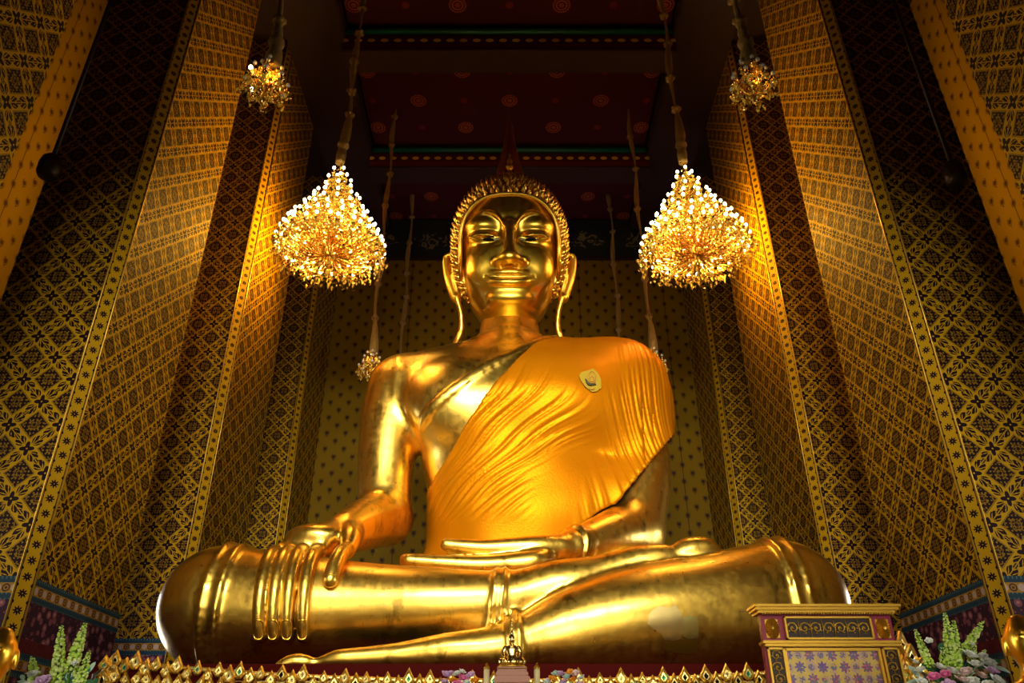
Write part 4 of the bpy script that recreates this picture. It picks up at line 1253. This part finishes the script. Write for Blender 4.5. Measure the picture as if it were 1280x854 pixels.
# altar table in front (top just below the frame)
AT = 1.72
m = MB(); m.box((0, 0, AT - .06), (11.6, 4.4, .12), 1, bev=.02); m.box((0, 0, AT - .2), (11.3, 4.2, .16), 0, bev=.02); m.box((0, 0, (AT - .28) / 2), (11.0, 4.0, AT - .28), 0)
for i in range(26):
    m.box((-5.4 + .432 * i, -2.0, .75), (.30, .06, .9), 1, bev=.02)
o = m.build('altar_table', [MRED, MGOLD_PAINT], None, (0, 8.7, 0)); tag(o, 'long red and gold altar table in front of the plinth', 'altar table')

# the ornate cabinet
CY = 9.5
L_, R_ = P(948, 768, CY), P(1112, 768, CY)
cw = R_[0] - L_[0]; cz = P(1020, 757, CY)[2]; cxm = (L_[0] + R_[0]) / 2
cab = empty('altar_screen', (cxm, CY, AT)); tag(cab, 'upright magenta and gold carved screen with a flower patterned panel on the altar', 'screen')
H_ = cz - AT; hw = cw / 2; dep = .10
m = MB(); m.box((0, dep / 2 + .05, H_ / 2 - .05), (cw - .10, dep, H_ - .1), 0)
for sx in (-1, 1): m.box((sx * (hw - .10), .03, (H_ - .42) / 2), (.20, .10, H_ - .42), 0, bev=.006)
m.box((0, .03, H_ - .24), (cw - .02, .10, .30), 0)
m.build('frame_board', [MPINKRED], cab)
m = MB()
for (w_, y_, z_, h_) in ((cw + .16, -.12, H_ - .025, .03), (cw + .12, -.09, H_ - .055, .03), (cw + .06, -.055, H_ - .085, .03)):
    m.box((0, dep / 2 + y_ / 2 + .02, z_), (w_, dep - y_ + .12, h_), 0, bev=.005)
for i in range(52): m.ball((-hw + .0 + (cw) * (i + .5) / 52, -.105, H_ - .108), .014, 0, 6, 4)
m.build('cornice', MGOLD_PAINT, cab)
m = MB(); m.box((0, -.02, H_ - .415), (cw + .05, .20, .03), 0, bev=.006); m.box((0, -.02, H_ - .445), (cw + .0, .16, .03), 0, bev=.006); m.build('middle_moulding', MGOLD_PAINT, cab)
def scrollwork(mb, x0, x1, z0, z1, y, cells, vert=False):
    for i in range(cells):
        if vert: cx, cz_ = (x0 + x1) / 2, z0 + (z1 - z0) * (i + .5) / cells; r0 = min((x1 - x0) * .42, (z1 - z0) / cells * .5)
        else: cx, cz_ = x0 + (x1 - x0) * (i + .5) / cells, (z0 + z1) / 2; r0 = min((z1 - z0) * .42, (x1 - x0) / cells * .5)
        s = 1 if i % 2 else -1
        mb.tube([(cx + s * r0 * (1 - a / 9.5) * math.cos(a), y, cz_ + r0 * (1 - a / 9.5) * math.sin(a)) for a in np.linspace(0, 8, 20)], r0 * .11, 5)
        for q in range(5):
            a = q * 1.257 + i; mb.ball((cx + r0 * .82 * math.cos(a), y, cz_ + r0 * .82 * math.sin(a)), (r0 * .22, .012, r0 * .14), 0, 6, 4)
        mb.ball((cx, y, cz_), r0 * .2, 0, 6, 4)
        if not vert: mb.tube([(cx + r0 * .9, y, z0 + .01), (cx + r0 * 1.15, y, cz_), (cx + r0 * .95, y, z1 - .01)], r0 * .08, 4)
def framed(name, x0, x1, z0, z1, y, cells, vert):
    m = MB(); t = .022
    for a, b_, c, d in ((x0, x1, z0, z0 + t), (x0, x1, z1 - t, z1), (x0, x0 + t, z0, z1), (x1 - t, x1, z0, z1)):
        m.box(((a + b_) / 2, y, (c + d) / 2), (b_ - a, .05, d - c), 0, bev=.004)
    m.box(((x0 + x1) / 2, y + .025, (z0 + z1) / 2), (x1 - x0 - .01, .02, z1 - z0 - .01), 1)
    scrollwork(m, x0 + t, x1 - t, z0 + t, z1 - t, y, cells, vert)
    m.build(name, [MGOLD_PAINT, simple('dark_ground', (0.03, 0.012, 0.01), .5)], cab)
framed('carved_frieze', -hw + .26, hw - .26, H_ - .385, H_ - .135, -.060, 7, False)
for sx in (-1, 1):
    x0, x1 = sorted((sx * (hw - .02), sx * (hw - .21)))
    framed('carved_stile', x0, x1, -.0 + .05, H_ - .47, -.060, 8, True)
    m = MB(); N = 24
    c = Vector((sx * (hw - .125), -.03, H_ - .26))
    for k in range(N):
        a0, a1 = 2 * PI * k / N, 2 * PI * (k + 1) / N; am = (a0 + a1) / 2
        A = c + Vector((.075 * math.cos(a0), -.005, .11 * math.sin(a0))); Bq = c + Vector((.075 * math.cos(a1), -.005, .11 * math.sin(a1)))
        Mq = c + Vector((.078 * math.cos(am), -.03, .113 * math.sin(am))); C0 = c + Vector((0, -.035, 0))
        m.face([C0, A, Mq], 0); m.face([C0, Mq, Bq], 0)
    m.ball(c + Vector((0, -.03, 0)), (.02, .015, .03), 0, 8, 5); m.box(c + Vector((0, .012, 0)), (.15, .02, .2), 0)
    m.build('rosette', MGOLD_PAINT, cab)
mp, nt, b = new_mat('painted_panel'); co = coord('Object'); x, y, z = xyz(co)
a = ((x + z) / .25).fract() - .5; c = ((x - z) / .25).fract() - .5
mxn = a.abs().max(c.abs()); rc = (0.5 - a.abs()).hyp(0.5 - c.abs()); tc = (0.5 - a.abs()).atan2(0.5 - c.abs())
n_ = noise(7, 4); n2 = noise(42, 3); n3 = noise(3.0, 2)
star = rc.lt((tc * 8).cos() * .07 + .30); 
bg = mixc(n_.step(.42, .6), (0.80, 0.55, 0.10), (0.66, 0.42, 0.36)); bg = mixc(n2.step(.5, .6) * .6, bg, (0.78, 0.66, 0.30))
pk = mixc(n3.step(.4, .6), (0.20, 0.07, 0.42), (0.45, 0.08, 0.28)); pk = mixc(n2.gt(.56), pk, (0.10, 0.26, 0.30))
col = mixc(mxn.gt(.36) * (n2.gt(.42)), bg, (0.86, 0.60, 0.12)); col = mixc(star * n2.gt(.40), col, pk)
col = mixc(((a * a + c * c).step(.02, .06)).inv() * n2.gt(.47), col, pk)
nt.links.new(col, b.inputs['Base Color']); setp(b, rough=.35)
m = MB(); m.box((0, .02, (H_ - .47) / 2 + .02), (cw - .46, .04, H_ - .50), 0)
m.build('patterned_panel', mp, cab)
m = MB(); t = .03
for a_, b_, c_, d_ in ((-hw + .225, hw - .225, H_ - .50, H_ - .47), (-hw + .215, -hw + .245, .0, H_ - .47), (hw - .245, hw - .215, .0, H_ - .47)):
    m.box(((a_ + b_) / 2, -.02, (c_ + d_) / 2), (b_ - a_, .06, d_ - c_), 0, bev=.005)
m.build('panel_frame', MGOLD_PAINT, cab)

# small seated statuette on its stepped pedestal, between two candles
SY = 9.6
c = P(640, 835, SY)
ped = empty('pedestal', (c[0], SY, AT)); tag(ped, 'pink stepped pedestal under the small golden statuette', 'pedestal')
hh = c[2] - AT
MPK = simple('pink_lacquer', (0.46, 0.15, 0.09), .45)
m = MB()
for i, (w_, z0, z1) in enumerate(((.44, 0, hh - .30), (.44, hh - .30, hh - .26), (.43, hh - .26, hh - .17), (.40, hh - .17, hh - .10), (.36, hh - .10, hh - .05), (.33, hh - .05, hh))):
    m.box((0, 0, (z0 + z1) / 2), (w_, w_ * .7, z1 - z0), 0, bev=.008)
m.build('stepped_block', MPK, ped)
m = MB(); 
for z0, w_ in ((hh - .175, .435), (hh - .02, .34)):
    for sx in (-1, 1): m.tube([(-w_ / 2, -w_ * .35, z0), (w_ / 2, -w_ * .35, z0)], .006, 5)
m.build('gilt_line', MGOLD_PAINT, ped)
F = Field((-.25, -.2, -.02), (.25, .2, .62), 0.007)
F.cone((-.11, -.03, .04), (.11, -.03, .04), .045, .045, k=.03); F.ell((0, .02, .05), (.16, .10, .05), k=.02)
F.cone((-.13, -.02, .045), (.04, -.08, .04), .038, .028, k=.02); F.cone((.13, -.02, .045), (-.04, -.09, .035), .038, .028, k=.02)
F.stack([(.05, .075, .055, .055, .01), (.12, .062, .05, .05, .01), (.19, .085, .052, .05, .01), (.225, .06, .045, .045, .01), (.24, .03, .03, .03, .01)], k=.02)
for sx in (-1, 1): F.chain([(sx * .085, .01, .205, .026), (sx * .11, .0, .13, .022), (sx * .09, -.04, .085, .020), (sx * (.10 if sx < 0 else .02), -.085, .07, .016)], k=.015, kin=.02)
F.cone((0, .01, .22), (0, .005, .27), .025, .025, k=.01); F.ell((0, 0, .30), (.042, .045, .055), k=.01)
F.ell((0, .0, .355), (.022, .022, .03), k=.015); F.cone((0, 0, .37), (0, 0, .43), .013, .008, k=.012); F.cone((0, 0, .43), (0, 0, .58), .007, .0045, k=.01)
F.D = np.maximum(F.D, (-F.ax[2])[None, None, :])
v_, f_ = F.nets(1)
st = np_obj('statuette', v_ * np.array([.93, .93, .95]), f_, gold_mat('statuette_gold', base=(.95, .66, .22), r0=.15, r1=.3, squares=False, bd=.001)); st.location = (c[0], SY, c[2] + .02)
tag(st, 'small golden seated Buddha statuette with a tall spire on the pink pedestal', 'statuette')
m = MB(); m.lathe([(.16, 0), (.17, .012), (.15, .022)], n=20, M=Matrix.Diagonal((1, .75, 1))); m.build('lotus_seat', MGOLD_PAINT, st, (0, 0, -.02))
MWAX = simple('candle_wax', (0.80, 0.66, 0.36), .4, sss=.1)
for px, lab in ((608.5, 'slim pale candle with a pointed gold top, left of the statuette'), (671, 'slim pale candle with a pointed gold top, right of the statuette')):
    c = P(px, 836, SY); o = empty('altar_candle', (c[0], SY, AT)); tag(o, lab, 'candle', 'altar candles'); h = c[2] - AT
    m = MB(); m.lathe([(.034, .06), (.034, h - .02), (.028, h)], n=12); m.build('wax_column', MWAX, o)
    m = MB(); m.lathe([(.036, h - .005), (.036, h + .01), (.02, h + .03), (.008, h + .05), (.002, h + .065)], n=12); m.lathe([(.050, 0), (.055, .02), (.04, .05), (.038, .065)], n=14); m.build('gilt_fittings', MGOLD_PAINT, o)

# flowers
def flower_mat(name, c, r=.6): return simple(name, c, r, sss=.05)
MW = flower_mat('white_petals', (.90, .92, .88)); MP1 = flower_mat('pink_petals', (.90, .20, .48)); MP2 = flower_mat('pale_pink_petals', (.92, .66, .66)); MLIL = flower_mat('lilac_petals', (.76, .48, .80))
MOR = flower_mat('orange_petals', (.95, .36, .02)); MLG = flower_mat('lime_florets', (.55, .80, .10)); MLG2 = flower_mat('pale_lime_florets', (.78, .92, .32)); MG = flower_mat('green_leaves', (.02, .13, .05)); MG2 = flower_mat('grey_green_leaves', (.50, .68, .60)); MST = flower_mat('green_stems', (.10, .25, .04))
def rose(name, c, r, mat, parent, petals=14):
    m = MB(); tilt = Matrix.Rotation(rng.uniform(-.5, .5), 3, 'Y') @ Matrix.Rotation(rng.uniform(.2, .9), 3, 'X')
    for k in range(petals):
        ring_ = 0 if k < 3 else (1 if k < 8 else 2); a = k * 2.4; rr = (.25, .55, .85)[ring_] * r; lean = (.1, .45, .95)[ring_]
        w = (.38, .5, .55)[ring_] * r; hgt = (.75, .8, .75)[ring_] * r
        d = Vector((math.cos(a), math.sin(a), 0)); t = Vector((-math.sin(a), math.cos(a), 0)); vs = []
        for j in range(4):
            q = j / 3; ctr = d * (rr * .4 + rr * .6 * q + lean * .25 * r * q * q) + Vector((0, 0, hgt * (q - lean * .45 * q * q) - .3 * r)); ww = w * math.sin(PI * (.25 + .6 * q))
            for sgn, cu in ((-1, -.12), (0, 0), (1, -.12)): vs.append(tilt @ (ctr + t * ww * sgn + d * cu * r * abs(sgn)) + Vector(c))
        m.raw(vs, [(j * 3 + i, j * 3 + i + 1, j * 3 + i + 4, j * 3 + i + 3) for j in range(3) for i in range(2)], 0)
    m.ball(Vector(c), r * .42, 0, 8, 6)
    return m.build(name, mat, parent)
def spike(c0, c1, r, parent):
    """tall spike of small round florets on a stem"""
    m = MB(); a = Vector(c0); b_ = Vector(c1); L = (b_ - a).length; n = int(L / .021)
    m.tube([a, b_], [.012, .004], 5, 1)
    for i in range(n):
        t = i / n; rr = r * (1 - .75 * t ** 2.2) * (1 - .25 * (t < .06)); c = a.lerp(b_, t)
        for q in range(6):
            g = i * 1.1 + q * 1.047 + rng.uniform(-.3, .3); k = rr * .50 * rng.uniform(.7, 1.15)
            m.ball(c + Vector((math.cos(g) * rr, math.sin(g) * rr, rng.uniform(-.012, .012))), (k, k, k * .8), 0 if rng.rand() < .55 else 2, 6, 4)
    return m.build('flower_spike', [MLG, MST, MLG2], parent)
def leafb(c, d, L, w, mat, parent):
    m = MB(); c = Vector(c); d = Vector(d).normalized(); s_ = d.cross(Vector((0, -1, .2))).normalized(); n = s_.cross(d); vs = []
    for j in range(7):
        t = j / 6; ww = w * math.sin(PI * min(1, t * .92 + .06)) ** .8; p = c + d * L * t - Vector((0, 0, 1)) * .25 * L * t * t
        vs += [p - s_ * ww + n * ww * .25, p, p + s_ * ww + n * ww * .25]
    m.raw(vs, [(j * 3 + i, j * 3 + i + 1, j * 3 + i + 4, j * 3 + i + 3) for j in range(6) for i in range(2)], 0)
    return m.build('leaf', mat, parent)
def arrangement(Y, px0, spikes, blooms, leaves, label):
    c = P(px0, 900, Y); base = Vector((c[0], Y, AT))
    root = empty('flower_arrangement', tuple(base)); tag(root, label, 'flower arrangement')
    m = MB(); m.lathe([(.10, 0), (.16, .02), (.17, .10), (.12, .22), (.15, .34), (.19, .36), (.17, .33)], n=20); m.build('vase', MGOLD_PAINT, root)
    loc = lambda px, py, dy=0: Vector(P(px, py, Y + dy)) - base
    for (x0, y0, x1, y1, rp) in spikes:
        a = loc(x0, y0); b_ = loc(x1, y1); spike(a, b_, rp * .0064, root)
        s_ = MB(); s_.tube([(0, 0, .3), a], .010, 5); s_.build('stem', MST, root)
    for (x0, y0, rp, mat) in blooms: rose('bloom', loc(x0, y0, -.1 - .1 * rng.rand()), rp * .0085, mat, root)
    for (x0, y0, x1, y1, w, mat) in leaves:
        a = loc(x0, y0, .02); b_ = loc(x1, y1, .02); leafb(a, b_ - a, (b_ - a).length * 1.1, w, mat, root)
    return root
arrangement(7.9, 75, [(70, 870, 77, 781, 8), (88, 838, 107, 778, 7.5), (98, 862, 112, 812, 6), (46, 872, 40, 820, 7.5), (100, 870, 95, 835, 6.5)],
            [(41, 842, 7.5, MW), (53, 851, 8.5, MLIL), (93, 829, 4, MW), (30, 858, 6, MW), (66, 866, 8, MP2), (84, 868, 8, MW), (112, 868, 7, MLIL)],
            [(105, 850, 112, 828, .035, simple('teal_leaf', (.02, .30, .32), .5)), (74, 840, 81, 828, .022, MG2), (82, 850, 92, 838, .03, MG2), (110, 842, 120, 824, .022, MG2), (36, 856, 24, 848, .02, MG2), (30, 850, 27, 842, .02, MG2),
             (90, 860, 80, 838, .05, MG), (95, 858, 104, 836, .05, MG), (100, 860, 120, 848, .04, MG), (60, 866, 48, 856, .04, MG), (85, 866, 95, 850, .05, MG), (112, 860, 124, 845, .03, MG)],
            'tall flower arrangement with lime spikes and grey leaves at the left end of the altar')
arrangement(8.0, 1195, [(1190, 828, 1181, 765, 6.5), (1196, 838, 1192, 775, 6.5), (1206, 812, 1230, 776, 6), (1163, 833, 1143, 786, 5.5), (1181, 836, 1178, 808, 5.5), (1222, 825, 1232, 812, 5), (1200, 850, 1198, 826, 6), (1213, 826, 1219, 806, 5)],
            [(1167, 846, 7, MP1), (1181, 843, 6.5, MP1), (1175, 833, 7, MW), (1191, 838, 7.5, MW), (1213, 818, 8.5, MW), (1207, 840, 8, MP2), (1203, 849, 7.5, MP2), (1220, 830, 8, MW), (1236, 828, 8, MW), (1240, 838, 8, MLIL), (1228, 844, 7.5, MP2), (1247, 850, 8, MW),
             (1161, 801, 4.5, MW), (1144, 827, 4.5, MW), (1150, 837, 6, MW), (1215, 852, 8, MW), (1187, 856, 8, MLIL), (1234, 856, 8, MW), (1152, 852, 6, MW), (1216, 805, 4, MW), (1228, 820, 6, MW)],
            [(1180, 820, 1176, 800, .05, MG), (1190, 830, 1183, 805, .05, MG), (1200, 822, 1206, 806, .03, MG2), (1196, 840, 1216, 836, .03, MG2), (1160, 852, 1132, 848, .025, MG2), (1170, 838, 1152, 826, .05, MG), (1242, 834, 1260, 836, .02, MG2),
             (1215, 840, 1206, 828, .05, MG), (1180, 850, 1160, 842, .05, MG), (1230, 848, 1256, 846, .03, MG), (1150, 848, 1135, 828, .03, MG2), (1160, 858, 1126, 854, .04, MLG), (1222, 836, 1246, 818, .04, MG)],
            'wide flower arrangement with lime spikes and white roses beside the carved screen')
def bouquet(px, Y, items, label):
    c = P(px, 852, Y); root = empty('bouquet', (c[0], Y, AT)); base = Vector((c[0], Y, AT)); tag(root, label, 'bouquet', 'low bouquets')
    h = c[2] - AT
    m = MB(); m.lathe([(.09, 0), (.12, .02), (.05, .10), (.05, h - .35), (.11, h - .15), (.12, h - .12)], n=16); m.build('vase', MGOLD_PAINT, root)
    for (x0, y0, rp, mat) in items: rose('bloom', Vector(P(x0, y0, Y - .05 - .08 * rng.rand())) - base, rp * .0101, mat, root, 12)
    for k in range(12):
        a = k * .52; leafb((0, 0, h - .12), (math.cos(a), math.sin(a) * .7, .75 + .3 * math.sin(k * 2)), .20, .03, MG if k % 2 else MG2, root)
bouquet(573, 9.6, [(558, 843, 6, MLIL), (566, 850, 6, MOR), (571, 842, 5.5, MW), (579, 848, 6.5, MP1), (588, 844, 5.5, MLIL), (594, 851, 5.5, MOR), (556, 852, 5.5, MLIL), (563, 841, 4.5, MLIL), (578, 839.5, 4.5, MW), (583, 853, 5, MW), (572, 855, 6, MP1)], 'low bouquet with a magenta bloom at its centre, left of the left candle')
bouquet(706, 9.6, [(700, 842, 6.5, MLIL), (712, 841, 5, MOR), (719, 842, 5.5, MP2), (691, 849, 5.5, MOR), (717, 849, 6, MOR), (704, 852, 6, MLIL), (694, 842, 4.5, MG2), (726, 847, 5, MW), (684, 852, 5.5, MW), (708, 846, 4.5, MG2), (725, 854, 5, MP2)], 'low bouquet with lilac and orange blooms, right of the right candle')

# kneeling gilded disciples at both ends of the altar
def disciple(px, py, Y, face, label):
    c = P(px, py, Y); h = c[2] - AT
    F = Field((-.42, -.45, -.02), (.42, .45, h + .26), .014)
    F.ell((0, 0, h), (.145, .165, .19)); F.cone((0, .0, h - .12), (0, .02, h - .30), .075, .085, k=.06)
    F.ell((0, .0, h + .17), (.07, .07, .05), k=.05)
    for sx in (-1, 1): F.ell((sx * .148, .02, h - .04), (.022, .04, .085), k=.02); F.ell((sx * .055, -.150, h + .02), (.035, .02, .014), k=.012)
    F.cone((0, -.15, h + .03), (0, -.185, h - .03), .016, .026, k=.02); F.cone((-.035, -.150, h - .085), (.035, -.150, h - .085), .013, .013, k=.01)
    F.chain([(-.07, -.145, h + .05, .008), (-.04, -.160, h + .065, .010), (0, -.160, h + .045, .008), (.04, -.160, h + .065, .010), (.07, -.145, h + .05, .008)], k=.01, kin=.01)
    F.stack([(0.30, .19, .16, .15, .04), (h * .5, .17, .14, .13, .03), (h - .42, .23, .14, .14, .03), (h - .34, .20, .12, .12, .03), (h - .29, .10, .09, .09, .03)], k=.06)
    for sx in (-1, 1):
        F.chain([(sx * .22, .03, h - .40, .07), (sx * .27, .0, h - .68, .058), (sx * .16, -.16, h - .62, .045), (sx * .03, -.24, h - .50, .035)], k=.04, kin=.05)
        for q in range(4): F.cone((sx * .018, -.25 - .012 * q, h - .49), (sx * .012, -.235 - .020 * q, h - .35), .013, .010, k=.012)
        F.chain([(sx * .10, .05, .20, .13), (sx * .15, -.28, .13, .10), (sx * .14, .0, .08, .075), (sx * .10, .32, .07, .05)], k=.06, kin=.05)
    F.D = np.maximum(F.D, (-F.ax[2])[None, None, :])
    v_, f_ = F.nets(1)
    a = math.radians(face); v_ = np.stack([v_[:, 0] * math.cos(a) - v_[:, 1] * math.sin(a), v_[:, 0] * math.sin(a) + v_[:, 1] * math.cos(a), v_[:, 2]], 1)
    o = np_obj('disciple_statue', v_, f_, MGOLD_HEAD); o.location = (c[0], Y, AT); tag(o, label, 'statue', 'kneeling disciple statues')
disciple(-3, 818, 7.2, 12, 'gilded kneeling statue cut by the left edge, beside the tall flowers')
disciple(1279, 802, 7.2, -12, 'gilded kneeling statue cut by the right edge, beside the wide flowers')
# ------------------------------------------------------------------ light and camera
def area(name, loc, size, rot, power, col, spread=180):
    l = bpy.data.lights.new(name, 'AREA'); l.shape = 'RECTANGLE'; l.size, l.size_y = size; l.energy = power; l.color = col; l.spread = math.radians(spread)
    o = bpy.data.objects.new(name, l); o.location = loc; o.rotation_euler = rot; COL.objects.link(o); return o
def point(name, loc, power, col, r=.3):
    l = bpy.data.lights.new(name, 'POINT'); l.energy = power; l.color = col; l.shadow_soft_size = r
    o = bpy.data.objects.new(name, l); o.location = loc; COL.objects.link(o); return o
DAY = (1.0, .93, .70)
# daylight in the doorways behind the camera, kept off the upper walls by a narrowed spread and downward tilt
area('daylight_door', (0, YF + .1, 3.2), (6.6, 6.2), (PI / 2 - math.radians(6), 0, 0), 290, DAY, 60)
for sx in (-1, 1): area('daylight_door', (sx * 8.6, YF + .1, 2.6), (3.0, 5.0), (PI / 2 - math.radians(6), 0, 0), 90, DAY, 60)
# daylight in the side windows
for s in (-1, 1):
    for y0, y1 in WY:
        e = {9.0: 230, 14.9: 60, 18.5: 900}[y0]
        area('daylight_window', (s * (XW + .25), (y0 + y1) / 2, sum(WZ) / 2), (WZ[1] - WZ[0], y1 - y0), (0, s * PI / 2, 0), e, (1.0, .95, .72) if y0 < 12 else (.80, .86, 1.0), {9.0: 100, 14.9: 60, 18.5: 180}[y0])
# a row of white lamps hung across the hall above and before the camera's view
for k in range(6):
    area('row_lamp', (-4.0 + 1.6 * k, 2.0, 8.6), (.7, .3), (PI / 2 - math.radians(8), 0, 0), 95, (1.0, .97, .85), 62)
AMB = (1.0, .56, .12)
for c in CH:
    for dx, dy, dz, p in ((0, 0, -.25, 120), (.62, .62, .12, 125), (-.62, .62, .12, 125), (.62, -.62, .12, 125), (-.62, -.62, .12, 125), (.3, 0, .8, 120), (-.3, 0, .8, 120), (0, 0, 1.35, 85), (0, 0, 1.95, 40)):
        point('chandelier_glow', (c[0] + dx, c[1] + dy, c[2] + dz), p, AMB, .06)
# amber floodlamps hung behind the large chandeliers, washing the pillar sides
for s in (-1, 1): area('amber_floodlamp', (s * 4.95, 17.6, R(13.0)), (.5, .3), (PI / 2, 0, s * math.radians(-90 - 20)), 500, (1.0, .50, .05), 165)
for (x_, y_, z_, p_) in ((-3.9, 9.1, 11.5, 10), (-3.96, 20.0, 12.0, 40), (4.0, 20.0, 12.0, 30), (4.0, 9.1, 11.4, 4)): point('small_chandelier_glow_and_fill', (x_, y_, z_), p_, AMB, .08)  # the last is an added fill, brightening crystals of a chandelier with no lit bulb
w = bpy.data.worlds.new('world'); bpy.context.scene.world = w; w.use_nodes = True
w.node_tree.nodes['Background'].inputs[0].default_value = (.5, .35, .2, 1); w.node_tree.nodes['Background'].inputs[1].default_value = 0.0
cam = bpy.data.cameras.new('camera'); cam.sensor_width = 36; cam.lens = FPX / 1280 * 36; cam.shift_x = 3 / 1280; cam.clip_end = 200
co_ = bpy.data.objects.new('camera', cam); COL.objects.link(co_)
co_.location = (0, 0, EYE); co_.rotation_euler = (PI / 2 + TH, 0, 0)
sc = bpy.context.scene; sc.camera = co_
sc.view_settings.view_transform = 'Standard'; sc.view_settings.look = 'None'; sc.view_settings.gamma = 1; sc.view_settings.exposure = -0.4
sc.view_settings.use_curve_mapping = False
sc.cycles.use_denoising = True; sc.cycles.max_bounces = 8; sc.cycles.diffuse_bounces = 2; sc.cycles.sample_clamp_indirect = 6; sc.cycles.caustics_reflective = False; sc.cycles.caustics_refractive = False
